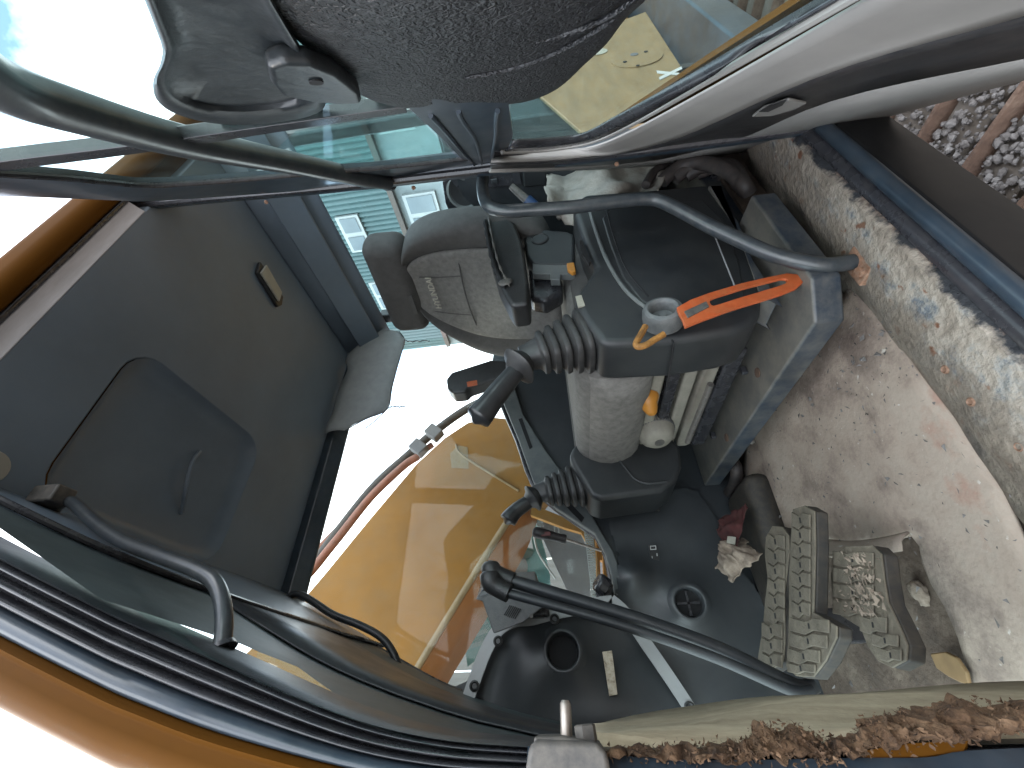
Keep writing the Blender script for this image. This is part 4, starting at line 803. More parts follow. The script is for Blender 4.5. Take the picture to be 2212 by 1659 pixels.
obj('monitor_stem', MB().box(H(1150,1318,'y',1.24),(.04,.05,.09)), M['rub'], mo, bevel=.008)
kn2 = thing('ledge_switch_knob', H(1325,1265,'y',1.3), 'small black ribbed clamp knob at the corner of the window ledge', 'knob')
obj('knob_body', MB().lathe([(.018,0),(.026,.006),(.026,.03),(.020,.036),(0,.036)], H(1312,1272,'y',1.27), (.5,-.4,.7), 10), M['rub'], kn2, bevel=.003)
obj('knob_clip', MB().prism(Hs([(1290,1262),(1310,1255),(1325,1262),(1318,1300),(1300,1305),(1286,1280)],'y',1.275), (0,.03,0)), M['trim'], kn2, bevel=.004)
sd_ = thing('screwdriver', H(1300,1192,'y',1.29), 'screwdriver with black and red handle standing in the window ledge', 'screwdriver')
a, b = H(1150,1148,'y',1.26), H(1222,1165,'y',1.28); c = H(1300,1190,'y',1.30)
axs = (b-a)
obj('screwdriver_handle', MB().tube([a+axs*t for t in (0,.03,.12,.3,.5,.68,.8,.92,1,1.01)], [.006,.013,.0165,.0165,.0145,.013,.0125,.014,.013,.004], 10), M['handle'], sd_, smooth=True, auto=50)
obj('handle_insert', MB().box(a+axs*.42+V(-.002,-.0145,0),(.012,.004,.028)), M['redp'], sd_, bevel=.001)
obj('shaft', MB().tube([b, c], .0038, 8), M['steel'], sd_, smooth=True)
# twin travel levers
tl = thing('travel_levers', H(1745,1490,'y',.95), 'pair of long black travel levers with rubber knobs rising from pedals', 'lever')
for k, (dx, dy) in enumerate(((0,0),(-8,27))):
    yy = .96-.03*k
    pth = crom([H(1758+dx*.2,1478+dy*.5,'y',yy),H(1735+dx,1487+dy*.3,'y',yy),H(1690+dx,1470+dy*.4,'y',yy),H(1560+dx,1405+dy*.7,'y',yy),H(1400+dx,1345+dy*.8,'y',yy),H(1250+dx,1298+dy*.85,'y',yy),H(1095+dx,1252+dy,'y',yy)],5)
    obj('lever_rod', MB().tube(pth, .0135 if k == 0 else .009, 14), M['tubeblk'] if 'tubeblk' in M else M['trim'], tl, smooth=True)
    kp = [H(1108+dx,1256+dy*.95,'y',yy),H(1085+dx,1246+dy*.9,'y',yy),H(1066+dx*.4,1238+dy*.75,'y',yy),H(1058+dx*.2,1222+dy*.7,'y',yy),H(1056,1212+dy*.8,'y',yy)]
    obj('lever_knob', MB().tube(crom(kp,4), [.0185,.0185,.0185,.0185,.0185,.019,.02,.021,.022,.022,.022,.021,.020,.018,.014,.011,.005][:len(crom(kp,4))], 14), M['vinyl'], tl, smooth=True)

# ================================================================== pedals
PN = V(.06,0,.24).cross(V(0,1,0)); PN = V(.24,0,.97).normalized()
def pedal(name, outline, p0, label, bars, lugs, group):
    t = thing(name, Hpl(outline[0][0],outline[0][1],p0,PN)+V(0,0,-.05), label, 'pedal', group)
    pts = [Hpl(x,y,p0,PN) for x, y in outline]
    obj('pedal_plate', MB().prism([q-PN*.0035 for q in pts], -PN*.018), M['peds'], t, bevel=.003)
    obj('pedal_pad', MB().prism(pts, -PN*.003), M['pedal'], t, bevel=.001)
    for bx in bars:
        bp_ = [Hpl(x,y,p0+PN*.0005,PN) for x, y in bx]; obj('tread_lug', MB().prism(bp_, PN*.003), M['pedal'], t, bevel=.0022)
    for bx in bars:
        cxp = sum(p[0] for p in bx)/len(bx)-4; cyp = sum(p[1] for p in bx)/len(bx); sl_ = [Hpl(x,y,p0+PN*.0037,PN) for x, y in ((cxp-3,cyp-6),(cxp,cyp-6),(cxp+2,cyp+6),(cxp-1,cyp+6))]; obj('tread_slit', MB().prism(sl_, PN*.0004), M['hole'], t)
    if lugs: obj('pedal_arm', MB().box(sum(pts, V(0,0,0))/len(pts)-PN*.05+V(-.03,.03,-.0),(.05,.03,.06)), M['rub'], t, bevel=.004)
    return t
PP = V(.28,.8,-.42)
def chev(xc, y, w, s=1, l=16):             # one V-shaped tread lug in picture units
    k = 9*s; return [(xc-w/2,y),(xc-w*.12,y+k),(xc+w*.10,y+k*.2),(xc+w/2,y+k*.6),(xc+w/2,y+l+k*.6),(xc+w*.10,y+l),(xc-w*.12,y+l+k),(xc-w/2,y+l)]
A_ = [(1668,1136),(1690,1138),(1702,1156),(1704,1190),(1698,1240),(1692,1290),(1694,1340),(1694,1390),(1690,1430),(1664,1448),(1634,1440),(1640,1400),(1648,1350),(1652,1300),(1658,1250),(1652,1200),(1654,1160)]
B_ = [(1712,1100),(1738,1092),(1758,1104),(1760,1180),(1758,1260),(1756,1322),(1806,1352),(1806,1376),(1782,1428),(1756,1462),(1718,1460),(1698,1440),(1702,1380),(1704,1310),(1704,1240),(1708,1160)]
C_ = [(1806,1196),(1826,1180),(1884,1178),(1902,1196),(1908,1250),(1916,1300),(1940,1350),(1958,1392),(1956,1426),(1926,1442),(1896,1428),(1874,1396),(1858,1356),(1816,1330),(1798,1296),(1794,1240)]
gp_ = 'foot pedals on the cab floor'
pedal('foot_pedal', A_, PP, 'narrow chevron-tread pedal farthest from the door', [chev(1679,1152+i*32,36,1,29) for i in range(6)]+[chev(1670,1344+i*33,44,1,29) for i in range(3)], True, gp_)
pedal('foot_pedal', B_, PP, 'long chevron-tread pedal with flared toe between two others', [chev(1733,1106+i*32,40,1,29) for i in range(7)]+[chev(1752,1334,84,1,29),chev(1750,1367,80,1,29),chev(1740,1400,68,1,28),chev(1734,1432,60,.6,20)], True, gp_)
pc_ = pedal('foot_pedal', C_, PP+V(0,0,-.035), 'mud-caked pedal closest to the door with worn tread', [chev(1846,1190+i*35,88,.7,31) for i in range(4)]+[chev(1890,1330,58,.8,34),chev(1916,1368,56,.8,26),chev(1928,1400,46,.6,26)], None, gp_)

mb = MB()
for i in range(150):                         # dried mud crumbs on the worn pedal
    px_, py_ = random.gauss(1862,22), random.uniform(1195,1325); q = Hpl(px_, py_, PP+V(0,0,-.035)+PN*.0035, PN); s_ = random.uniform(.0012,.004)
    d = [V(random.gauss(0,1),random.gauss(0,1),abs(random.gauss(0,.7)))*s_ for _ in range(4)]; mb.add([q+e for e in d], [(0,1,2),(0,1,3),(1,2,3),(0,2,3)])
o = obj('dried_mud', mb, M['ragd'], pc_); o['kind'] = 'stuff'
# ================================================================== loose things on the floor
mp = [(1835,616),(1785,680),(1720,768),(1648,872),(1612,940),(1606,1010),(1620,1075),(1655,1120),(1700,1140),(1760,1168),(1830,1182),(1900,1176),(1968,1158),(1984,1180),(1990,1215),(2010,1262),(2040,1310),(2070,1380),(2088,1440),(2110,1490),(2160,1500),(2300,1490),(2330,1380),(2212,1172),(2160,1062),(2100,970),(2060,905),(1960,770),(1900,690)]
ZM = ZF+.012
mpts = Hs(mp,'z',ZM)
bm = bmesh.new(); vs_ = [bm.verts.new(p) for p in mpts]; f_ = bm.faces.new(vs_); bmesh.ops.triangulate(bm, faces=[f_])
for _ in range(5): 
    es = [e for e in bm.edges if e.calc_length() > .03]
    if es: bmesh.ops.subdivide_edges(bm, edges=es, cuts=1)
    bmesh.ops.triangulate(bm, faces=bm.faces[:])
for v in bm.verts:
    v.co.z += .004*noise.noise(v.co*9)+.002*noise.noise(v.co*23)
me = bpy.data.meshes.new('floor_mat'); bm.to_mesh(me); bm.free(); fm = bpy.data.objects.new('floor_mat', me); C.objects.link(fm); me.materials.append(M['mat'])
for p in me.polygons: p.use_smooth = True
m_ = fm.modifiers.new('solid','SOLIDIFY'); m_.thickness = .005
fm.location = (0,0,0)
tag(fm, 'dusty beige rubber mat with torn edge lying on the cab floor', 'floor mat')
fl = [H(x,y,'z',ZM+.002) for x, y in ((1700,1150),(1760,1162),(1830,1172),(1900,1166),(1966,1152))]
fl = crom(fl,4)
obj('mat_curl', MB().grid([[q, q+V(-.006,0,.012), q+V(-.012,0,.03-.02*abs(i/(len(fl)-1)-.45)), q+V(-.026,0.004,.042-.035*abs(i/(len(fl)-1)-.45))] for i, q in enumerate(fl)]), M['mat'], fm, smooth=True, solid=.004, auto=80)
def blob(name, c, r, m, label, cat, seed=0, squash=.6, amp=.5, sub=4, freq=9, parent=None):
    bm = bmesh.new(); bmesh.ops.create_icosphere(bm, subdivisions=sub, radius=1)
    for v in bm.verts:
        d = v.co.normalized(); k = 1+amp*noise.noise(d*freq*.25+V(seed,0,0))+amp*.5*(1-abs(noise.noise(d*freq*.6+V(0,seed,0))))*.6
        v.co = Vector(c)+Vector((d.x*r[0], d.y*r[1], d.z*r[2]))*k
    me = bpy.data.meshes.new(name); bm.to_mesh(me); bm.free(); o = bpy.data.objects.new(name, me); C.objects.link(o); me.materials.append(m)
    for p in me.polygons: p.use_smooth = True
    if label: tag(o, label, cat)
    if parent: o.parent = parent
    return o
# draped rag over the rear of the near console
rows = []
rg = [[(1182,365),(1230,345),(1290,335),(1350,335),(1410,340),(1450,350)],[(1180,400),(1228,390),(1290,375),(1350,372),(1400,368),(1440,372)],[(1182,432),(1222,430),(1285,412),(1340,405),(1390,396),(1430,394)],[(1190,455),(1232,462),(1290,450),(1335,440),(1380,420),(1420,412)],[(1210,480),(1240,492),(1280,490),(1320,470),(1360,445),(1400,425)]]
dep = [.66,.62,.60,.62,.66]
for r_, y_ in zip(rg, dep): rows.append(crom([H(x,y,'y',y_+.03*math.sin(i*2.3+y_*40)) for i, (x, y) in enumerate(r_)],4))
rows = [list(r) for r in zip(*[crom(list(c),5) for c in zip(*rows)])]
rows = [[q+V(.012*noise.noise(q*22), .022*noise.noise(q*18+V(5,0,0)), .012*noise.noise(q*26)) for q in r] for r in rows]
rgo = obj('rag', MB().grid(rows), M['rag'], None, smooth=True, solid=.004, auto=120); tag(rgo, 'crumpled dirty white cloth stuffed behind the near console', 'rag')
dh = obj('heater_duct', MB().prism([V(.12,1.20,ZF),V(.50,1.14,ZF),V(.50,1.345,ZF),V(.12,1.345,ZF)], (0,0,.075)), M['peds'], cab, bevel=.03)
def crumple(name, c, ux, uy, h, m, label, seed, n=26):
    rows = []; c = Vector(c); up = ux.cross(uy).normalized()
    if up.z < 0: up = -up
    for i in range(n+1):
        r_ = []
        for j in range(n+1):
            u, v = -1+2*i/n, -1+2*j/n; rr = min(1, math.hypot(u, v)); q = V(u*1.6+seed, v*1.6, seed*.7)
            fold = 1-abs(noise.noise(q*1.3))*2.2; fold2 = 1-abs(noise.noise(q*2.9+V(4,2,1)))*2
            k = 1+.25*noise.noise(V(math.atan2(v,u)*1.3, seed, 0))
            r_.append(c+ux*(u*k+.18*noise.noise(q*2+V(9,0,0)))+uy*(v*k+.18*noise.noise(q*2+V(0,9,0)))+up*h*((.5*fold+.3*fold2+.3)*(1-.75*rr**2)-.35*rr))
        rows.append(r_)
    o = obj(name, MB().grid(rows), m, None, smooth=True, solid=.002, offs=0, auto=180); tag(o, label, 'cloth'); return o
crumple('cloth_scrap', H(1586,1205,'y',1.19), V(.028,-.02,-.035), V(.03,.045,.0), .05, M['ragd'], 'crumpled brownish-white cloth lying by the wall beyond the pedals', 3.3)
crumple('red_cloth', H(1580,1148,'y',1.20), V(.055,-.01,-.03), V(.01,.05,.0), .04, M['redrag'], 'dark red crumpled cloth on the floor under the far console', 8.1)
o = obj('paper_scrap', MB().prism(Hs([(1572,1158),(1590,1160),(1588,1176),(1570,1172)],'y',1.155), (0,.003,0)), M['tape'], None); tag(o, 'small pale scrap lying on the brownish-white cloth', 'scrap')
# clods, gravel and dirt on the floor
blob('mud_clod', H(1985,1280,'z',ZF+.006), (.016,.013,.009), M['ragd'], 'pale clod of dry mud on bare floor beside the mud-caked pedal', 'clod', 11, amp=.5, sub=3)
o = obj('tan_scrap', MB().prism(Hs([(2008,1412),(2040,1408),(2064,1420),(2086,1452),(2092,1480),(2072,1474),(2048,1462),(2022,1444)],'z',ZM+.010), (0,0,-.006)), M['tan'], None, bevel=.002); tag(o, 'flat tan torn scrap at the front edge of the floor', 'scrap')
mb = MB()
for i in range(520):
    if i < 300: x, y = random.uniform(.0,.62), random.uniform(.56,1.28)
    else: x, y = random.gauss(.52,.08), random.gauss(.62,.10)
    s_ = random.choice((.0012,.0016,.002,.0026,.004)); q = V(x,y,ZM+.004)
    d = [V(random.gauss(0,1),random.gauss(0,1),abs(random.gauss(0,.6)))*s_ for _ in range(4)]
    mb.add([q+e for e in d], [(0,1,2),(0,1,3),(1,2,3),(0,2,3)])
o = obj('floor_grit', mb, M['gravel']); o['kind'] = 'stuff'; o['label'] = 'grit and small stones scattered on the cab floor'; o['category'] = 'grit'
hs = thing('floor_hoses', H(1560,1000,'z',ZF), 'tangle of black hoses under the front of the seat platform', 'hose')
obj('hose', MB().tube(crom([H(1540,1080,'z',ZF+.04),H(1580,1060,'z',ZF+.05),H(1590,1010,'z',ZF+.05),H(1560,985,'z',ZF+.05),H(1520,1000,'z',ZF+.06)],6), .018, 12), M['hose'], hs, smooth=True)
obj('hose', MB().tube(crom([H(1560,950,'z',ZF+.06),H(1590,940,'z',ZF+.055),H(1600,925,'z',ZF+.05)],5), .012, 10), M['hose'], hs, smooth=True)
obj('hose_stub', MB().tube(crom([H(1585,922,'z',ZF+.06),H(1605,928,'z',ZF+.06),H(1618,945,'z',ZF+.055),H(1625,958,'z',ZF+.05)],4), .010, 12), M['cast'], hs, smooth=True)
obj('clamp_ring', MB().lathe([(.016,0),(.022,0),(.022,.008),(.016,.008),(.016,0)], H(1588,978,'z',ZF+.05), (.3,.6,.8), 18, False), M['cast'], hs, smooth=True)
# spanner-like loose plate and bolt beside platform corner
o = obj('floor_bracket', MB().prism(Hs([(1760,625),(1800,618),(1812,640),(1780,672),(1762,660)],'z',ZF+.012), (0,0,-.01)), M['rust'], None, bevel=.003); tag(o, 'small rusty bracket by the corner of the seat platform', 'bracket')
bh = thing('hose_bundle', H(1520,380,'y',.58), 'looped black hose behind the near console', 'hose')
obj('hose', MB().tube(crom([H(1395,400,'y',.60),H(1415,370,'y',.60),H(1455,352,'y',.61),H(1500,348,'y',.62),H(1545,362,'y',.62),H(1560,390,'y',.62)],6), .012, 12), M['hose'], bh, smooth=True)
for k_ in range(4):
    obj('hose', MB().tube(crom([H(1430+k_*26,392-k_*6,'y',.60),H(1470+k_*24,360,'y',.58),H(1520+k_*20,352+k_*3,'y',.565),H(1575+k_*10,372+k_*8,'y',.56),H(1600+k_*6,400+k_*6,'y',.58)],6), .018, 12), M['hose'], bh, smooth=True)
obj('hose', MB().tube(crom([H(1480,372,'y',.62),H(1520,365,'y',.63),H(1550,385,'y',.62)],6), .016, 12), M['rub'], bh, smooth=True)
# ================================================================== things behind the seat
rc = thing('storage_unit', (1.36,.75,-.4), 'dark moulded storage unit with switch panel behind the seat', 'storage unit')
obj('unit_body', MB().prism([V(1.30,.47,-.42),V(1.44,.47,-.42),V(1.44,.47,.20),V(1.38,.47,.27),V(1.33,.47,.20)], (0,.86,0)), M['trim'], rc, bevel=.01)
obj('switch_panel', MB().prism(Hs([(1034,362),(1120,352),(1128,398),(1040,408)],'x',1.315), (.02,0,0)), M['rub'], rc, bevel=.003)
for x, y in ((1046,378),(1056,377),(1068,390)): obj('rocker_switch', MB().box(H(x,y,'x',1.312),(.012,.016,.022)), M['trim'], rc, bevel=.003)
obj('storage_bin', MB().prism(Hs([(1128,350),(1180,345),(1180,400),(1132,404)],'x',1.31), (.03,0,0)), M['plas'], rc, bevel=.004)
obj('cup_recess', MB().prism(Hs([(1045,415),(1098,412),(1100,448),(1048,448)],'x',1.327), (.01,0,0)), M['trim'], rc, bevel=.004)
spk = thing('loudspeaker', (1.38,.7,.27), 'black loudspeaker with grey rim under the rear window', 'speaker')
obj('speaker_box', MB().prism(Hs([(955,392),(985,378),(1035,385),(1040,470),(980,480),(962,440)],'x',1.36), (.07,0,0)), M['rub'], spk, bevel=.004)
scp = H(1003,412,'x',1.352)
obj('speaker_rim', MB().lathe([(.060,0),(.052,.006),(.048,.002),(.044,-.008)], scp, (-1,-.3,0), 32, False), M['ledge'], spk, smooth=True, auto=80)
obj('speaker_cone', MB().lathe([(.047,.001),(.02,-.006),(0,-.006)], scp, (-1,-.3,0), 28, False), M['hole'], spk)
rb = thing('grey_cover', (1.36,.62,.26), 'light grey plastic cover on the speaker', 'cover')
obj('cover_shell', MB().prism(Hs([(978,374),(1000,368),(1034,372),(1036,392),(1000,392),(984,386)],'x',1.34), (.05,0,0)), M['ledge'], rb, bevel=.006)
bt = thing('blue_bottle', H(1135,428,'x',1.2), 'small blue cap and brown bottle neck behind the seat', 'bottle')
a, b = H(1104,402,'x',1.2), H(1138,432,'x',1.17)
obj('bottle_neck', MB().tube([a, b], [.010,.013], 12), M['cast'], bt, smooth=True)
obj('bottle_cap', MB().tube([b, b+(b-a).normalized()*.035], .017, 14), M['blue'], bt, smooth=True)
# ================================================================== torn sun blind hanging at the far window
sb = thing('torn_sun_blind', H(740,830,'y',1.33), 'torn grey sun blind with dangling cords at the far window', 'blind')
top = Hs([(782,715),(770,745),(745,770),(752,800),(735,830),(728,862),(712,905),(703,937)],'y',1.325); bot = Hs([(862,716),(874,735),(866,765),(856,800),(846,840),(836,884),(790,905),(745,930)],'y',1.315)
ta, ba = crom(top,4), crom(bot,4)
obj('blind_sheet', MB().grid([[p_.lerp(q_, k/6)+V(0,-.012*math.sin(k/6*3.1)+.004*math.sin(i*.9),0) for k in range(7)] for i, (p_, q_) in enumerate(zip(ta, ba))]), M['mesh'], sb, smooth=True, solid=.0015, auto=120)
obj('blind_hem', MB().tube(ba, .0025, 6), M['rub'], sb, smooth=True)
for pts in (((874,735),(885,738),(905,737),(930,736)),((836,884),(848,878),(862,879),(878,878))):
    cp = crom(Hs(pts,'y',1.31),6); obj('blind_cord', MB().tube([q+V(.003*math.sin(i*1.4),0,.003*math.cos(i*1.4)) for i, q in enumerate(cp)], .0025, 6), M['rub'], sb, smooth=True)
obj('cord_loop', MB().tube(crom(Hs([(836,884),(815,905),(790,925)],'y',1.312),5), .002, 6), M['rub'], sb, smooth=True)

# ================================================================== boom outside the far window
YB = 1.95
bo = thing('excavator_boom', H(1100,1000,'y',YB), 'orange-yellow excavator boom with worn flange rising past the far window', 'boom')
side = [(380,1560),(520,1420),(640,1310),(700,1240),(800,1118),(900,1000),(960,945),(1010,912),(1060,900),(1110,905),(1150,930),(1180,980),(1180,1030),(1128,1092),(1060,1180),(990,1290),(900,1440),(840,1540),(700,1800)]
sp0 = Hs(side,'y',YB); sp0 = [sp0[0]+(sp0[0]-sp0[1]).normalized()*2.2]+sp0+[sp0[-1]+(sp0[-1]-sp0[-2]).normalized()*1.7]
obj('boom_side', MB().prism(sp0, (0,.36,0)), M['boom'], bo, bevel=.01)
fl1 = [(1120,1088),(1060,1182),(992,1292),(902,1440),(842,1545),(690,1800)]
rib = ribbon(fl1, 13, YB-.02); rib.append([a+(a-b).normalized()*1.7 for a, b in zip(rib[-1], rib[-2])])
obj('boom_flange', MB().grid(rib), M['fadey'], bo, smooth=True, solid=.02, offs=1)
und = crom([V(x,y,0) for x, y in fl1],4); und2 = crom([V(x,y,0) for x, y in [(1165,1098),(1130,1195),(1062,1310),(960,1480),(905,1590),(760,1830)]],4)
ug = [[H(a.x+6,a.y+3,'y',YB-.01), H(b.x,b.y,'y',YB+.32)] for a, b in zip(und, und2)]; ug.append([a+(a-b).normalized()*1.7 for a, b in zip(ug[-1], ug[-2])])
obj('boom_underside', MB().grid(ug), M['boomd'], bo, smooth=True, solid=.01)
obj('side_patch', MB().prism(Hs([(972,980),(990,962),(1010,966),(1012,1012),(975,1010)],'y',YB-.003), (0,.004,0)), M['fadey'], bo)
for k, (y0, r_, m_, pts) in enumerate(((YB+.06,.022,M['pipe'],[(470,1390),(640,1265),(720,1175),(800,1075),(870,1008),(905,985)]),(YB+.12,.026,M['hose'],[(600,1320),(680,1215),(800,1060),(880,985),(930,940),(990,895),(1040,868),(1100,855)]),(YB+.16,.02,M['pipe'],[(560,1330),(700,1175),(790,1085),(880,1000),(935,960)]))):
    obj('hydraulic_hose' if k == 1 else 'hydraulic_pipe', MB().tube(crom(Hs(pts,'y',y0),6), r_, 12), m_, bo, smooth=True)
for x, y in ((905,968),(938,935)):
    q = H(x,y,'y',YB+.04); obj('hose_clamp', MB().box(q,(.07,.06,.09), Matrix.Rotation(math.radians(40),3,'Y')), M['pgrey'], bo, bevel=.006)
obj('boom_strut', MB().tube(crom(Hs([(1120,1060),(1000,985),(985,960)],'y',YB-.004),3), .006, 6), M['fadey'], bo)

# ================================================================== right-hand deck, grating and old panes seen below the boom
dk = thing('deck_frame', (.6,1.7,-.6), 'orange-yellow deck bars and guard beyond the far window', 'deck frame')
obj('guard_plate', MB().prism(Hs([(1148,1096),(1170,1098),(1225,1120),(1290,1165),(1310,1215),(1286,1205),(1255,1150),(1220,1140),(1146,1112)],'y',1.75), (0,.03,0)), M['boom'], dk)
obj('deck_bar', MB().prism(Hs([(1286,1150),(1294,1150),(1300,1320),(1290,1320)],'y',1.62), (0,.04,0)), M['boom'], dk, bevel=.004)
obj('deck_bar', MB().prism(Hs([(1300,1160),(1312,1160),(1316,1320),(1306,1320)],'y',1.58), (0,.04,0)), M['boom'], dk, bevel=.004)
gt = thing('white_step_grating', (.5,1.8,-.3), 'white perforated step grating beyond the far window', 'grating')
mb = MB()
A0, A1 = H(1262,1140,'y',1.72), H(1284,1330,'y',1.72); Wd = H(1278,1140,'y',1.72)-H(1262,1140,'y',1.72)
nst = 34
for k in range(nst+1): mb.box(A0.lerp(A1,k/nst)+Wd*.5,(.004,.01,.030))
for f in (0,.33,.66,1): mb.tube([A0+Wd*f, A1+Wd*f], .0028, 4)
o = obj('grating_strands', mb, M['white'], gt)
sl = thing('grey_sheet', (.6,2.6,-1.0), 'flat dark grey sheet leaning outside, under the boom', 'sheet')
obj('sheet_panel', MB().prism(Hs([(1150,1112),(1238,1118),(1275,1200),(1275,1330),(1250,1330),(1180,1180)],'y',2.3), (0,.02,0)), M['pgrey'], sl)
obj('sheet_handle', MB().ring(Hs([(1196,1136),(1202,1134),(1208,1138),(1209,1156),(1204,1162),(1197,1158)],'y',2.295), Hs([(1199,1140),(1202,1138),(1205,1141),(1206,1154),(1203,1157),(1200,1155)],'y',2.295), (0,.01,0)), M['white'], sl)
for k, (pts, lb, m_) in enumerate((([(1085,1225),(1120,1180),(1150,1185),(1188,1240),(1190,1290),(1080,1300)],'broad teal-tinted pane leaning under the boom', M['gglass']),([(1140,1120),(1156,1118),(1180,1200),(1190,1262),(1160,1230)],'narrow green-tinted pane standing against the grey sheet', M['gglass']),([(1000,1370),(1048,1330),(1085,1340),(1060,1400),(1010,1440)],'teal striped pane behind the monitor', M['gglass']))):
    o = obj('old_glass_pane', MB().prism(Hs(pts,'y',2.5+.15*k), (0,.01,0)), m_); tag(o, lb, 'pane', 'discarded panes outside')
    if k == 0:
        obj('pane_edge', MB().tube(crom(Hs([(1150,1130),(1158,1180),(1172,1210),(1200,1250)],'y',2.49),5), .006, 6), M['teal2'] if 'teal2' in M else M['white'], o)
        obj('pane_label', MB().prism(Hs([(1092,1212),(1140,1188),(1152,1192),(1148,1202),(1098,1222)],'y',2.494), (0,.004,0)), M['tealb'] if 'tealb' in M else M['teal'], o)
        obj('pane_oval', MB().lathe([(0,0),(.075,0),(.075,.004),(0,.004)], H(1112,1226,'y',2.492), (0,-1,0), 20), M['pgrey'], o)
    if k == 2:
        for yy in (1352,1372,1395): obj('pane_stripe', MB().prism(Hs([(1008,yy),(1050,yy-14),(1056,yy-6),(1012,yy+8)],'y',2.78), (0,.004,0)), M['teal'], o, bevel=.002)
shed = thing('grey_shed_wall', (1.2,6,gz), 'pale weathered plank wall seen low through the far window', 'wall'); shed['kind'] = 'thing'
pl0 = None
for k in range(15):
    x = -3.5+.36*k
    if pl0 is None: pl0 = obj('plank', MB().box((0,0,0),(.345,.03,4.3)), M['plank'], shed, bevel=.006); pl0.location = (x,5.2,gz+2.15)
    else: copy_part(pl0, shed, (x,5.2+random.uniform(-.006,.006),gz+2.15))
lw_ = thing('low_yard_wall', (4,5.3,gz), 'low grey concrete yard wall beyond the far window', 'wall'); lw_['kind'] = 'thing'
cb0 = None
for k in range(9):
    x = 1.95+.5*k
    if cb0 is None: cb0 = obj('wall_panel', MB().box((0,0,0),(.485,.12,2.45)), M['pgrey'], lw_, bevel=.01); cb0.location = (x,5.3,gz+1.225)
    else: copy_part(cb0, lw_, (x,5.3,gz+1.225))

# ================================================================== crawler track and machine body
tk = thing('crawler_track', (1.1,.7,-1.15), 'rusty crawler track packed with gravel below the cab', 'track')
sh0 = gb0 = None
for k in range(16):
    x = .1+.185*k
    if sh0 is None:
        sh0 = obj('track_shoe', MB().box((0,0,0),(.17,.62,.03)), M['dirt'], tk, bevel=.004); sh0.location = (x,.75,-1.16)
        gb0 = obj('grouser_bar', MB().loft([[V(-.012,y,0),V(-.006,y,.045),V(.006,y,.045),V(.012,y,0)] for y in (-.31,0,.31)]), M['rust'], tk, bevel=.002); gb0.location = (x+.045,.75,-1.146)
    else:
        copy_part(sh0, tk, (x,.75,-1.16)); copy_part(gb0, tk, (x+.045,.75,-1.146))
mb = MB()
ico = bmesh.new(); bmesh.ops.create_icosphere(ico, subdivisions=1, radius=1); iv = [v.co.copy() for v in ico.verts]; ifs = [tuple(v.index for v in f.verts) for f in ico.faces]; ico.free()
for i in range(6500):
    x = random.uniform(.3,2.2); y = random.uniform(.43,1.05); s_ = random.choice((.003,.004,.005,.006,.007,.009,.012)); k = ((x-.1-.045)/.185)%1
    if abs(k) < .08 or k > .92: continue
    q = V(x,y,-1.143+s_*.5+random.uniform(0,.014)); sc_ = V(random.uniform(.7,1.2),random.uniform(.7,1.2),random.uniform(.5,.9))*s_; an = random.uniform(0,6.28)
    r_ = Matrix.Rotation(an,3,'Z') @ Matrix.Rotation(random.uniform(-.6,.6),3,'X')
    mb.add([q+r_ @ V(v.x*sc_.x*(1+.25*random.uniform(-1,1)),v.y*sc_.y,v.z*sc_.z) for v in iv], ifs)
o = obj('gravel', mb, M['gravel']); o['kind'] = 'stuff'; o['label'] = 'grey gravel lying between the rusty track bars'; o['category'] = 'gravel'
bd = thing('machine_body', (2.6,1.8,-1.1), 'yellow machine body behind the cab', 'machine body')
obj('body_panel', MB().box((2.75,2.0,-.32),(2.0,2.7,.62)), M['boom'], bd, bevel=.05)
obj('body_deck', MB().box((2.7,1.9,-.72),(2.2,2.9,.12)), M['navy'], bd, bevel=.01)
# ================================================================== teal corrugated building behind
bl = thing('corrugated_building', (9,5,gz), 'teal corrugated building with white windows behind the machine', 'building')
XB = 9.0
rows = []
y0, y1 = -9.0, 9.2; n = 600
cw = [[V(XB-.035*math.cos(i*math.pi/2+.4), y0+(y1-y0)*i/n, z) for i in range(n+1)] for z in (3.15, 4.8)]
obj('corrugated_wall', MB().grid(cw), M['teal'], bl, smooth=True, auto=80)
cw2 = [[V(XB-.02, y0+(y1-y0)*i/40, 4.8) for i in range(41)],[V(XB+3, y0+(y1-y0)*i/40, 6.2) for i in range(41)]]
obj('corrugated_roof', MB().grid(cw2), M['teal'], bl)
obj('gable_wall', MB().prism([V(XB,y1,gz),V(XB,y1,4.8),V(XB+3,y1,6.2),V(XB+6,y1,4.8),V(XB+6,y1,gz)], (0,.05,0)), M['teal'], bl)
obj('fascia', MB().box((XB-.08,(y0+y1)/2,3.1),(.12,y1-y0,.12)), M['brown'], bl)
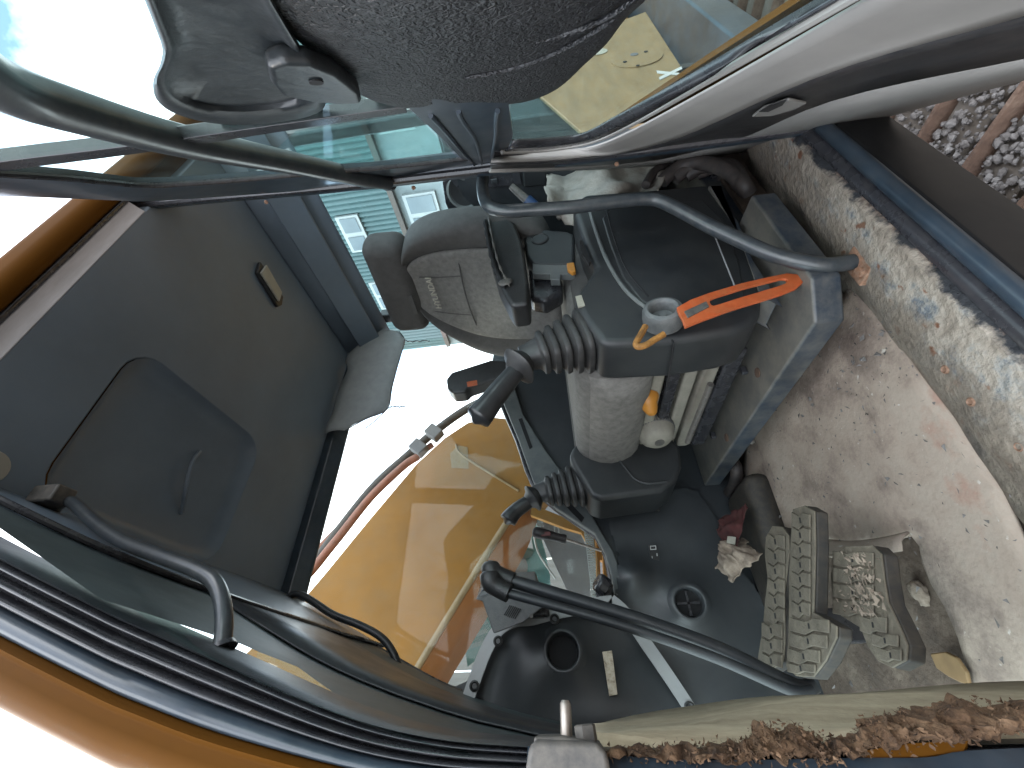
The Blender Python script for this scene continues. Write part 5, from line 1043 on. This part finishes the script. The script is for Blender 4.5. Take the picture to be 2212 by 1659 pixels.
obj('rendered_wall', MB().box((XB+.05,(y0+y1)/2,.7),(.1,y1-y0,4.85)), M['wallb'], bl)
def bwin(yc, zc, w, h):
    f = obj('window', MB().box((XB-.03,yc,zc),(.08,w,h)), M['white'], bl, bevel=.01)
    for dy in (-w/4, w/4): obj('pane', MB().box((XB-.075,yc+dy,zc),(.02,w/2-.12,h-.16)), M['pane'], f)
for yc, zc, w, h in ((4.85,2.52,1.0,.75),(2.6,2.52,1.0,.75),(7.4,2.52,1.0,.75),(.2,2.52,1.0,.75),(-3,2.52,1,.75),(5.1,4.32,.95,.55),(7.0,4.32,.95,.55),(1.5,4.32,.95,.55)):
    bwin(yc, zc, w, h)

# ================================================================== bare trees on the near side of the yard
def bare_tree(loc, seed, h, label):
    rnd = random.Random(seed); t = thing('bare_tree', loc, label, 'tree', 'bare trees across the yard'); tr = MB(); br_ = MB()
    def grow(p, d, L, r, lv):
        n = 3; path = [p]; rr = [r]
        for i in range(n):
            d = (d+V(rnd.gauss(0,.12),rnd.gauss(0,.12),rnd.gauss(.05,.08))).normalized(); p = p+d*L/n; path.append(p); rr.append(r*(1-.35*(i+1)/n))
        (tr if lv == 0 else br_).tube(path, rr, 8 if lv == 0 else 4 if lv < 3 else 3, False)
        if lv < 5:
            for k in range(rnd.choice((2,3,3))):
                a = V(rnd.gauss(0,1),rnd.gauss(0,1),rnd.gauss(.25,.6)).normalized()
                grow(path[rnd.choice((2,3,3))], (d*.8+a*.75).normalized(), L*rnd.uniform(.6,.8), rr[-1]*.68, lv+1)
    grow(Vector(loc), V(0,0,1), h*.3, h*.018, 0)
    obj('trunk', tr, M['bark'], t, smooth=True); obj('crown', br_, M['bark'], t)
M['bark'] = mat('bark', (.07,.055,.045), .3, .9, nscale=8)
for loc, sd1, h, lb in (((-3.5,-9,gz),1,8,'bare branching tree across the yard, farther forward'),((2.5,-11,gz),2,9.5,'taller bare tree across the yard, level with the cab'),((-7,-6,gz),5,7,'small bare tree across the yard, nearest the front')):
    bare_tree(loc, sd1, h, lb)
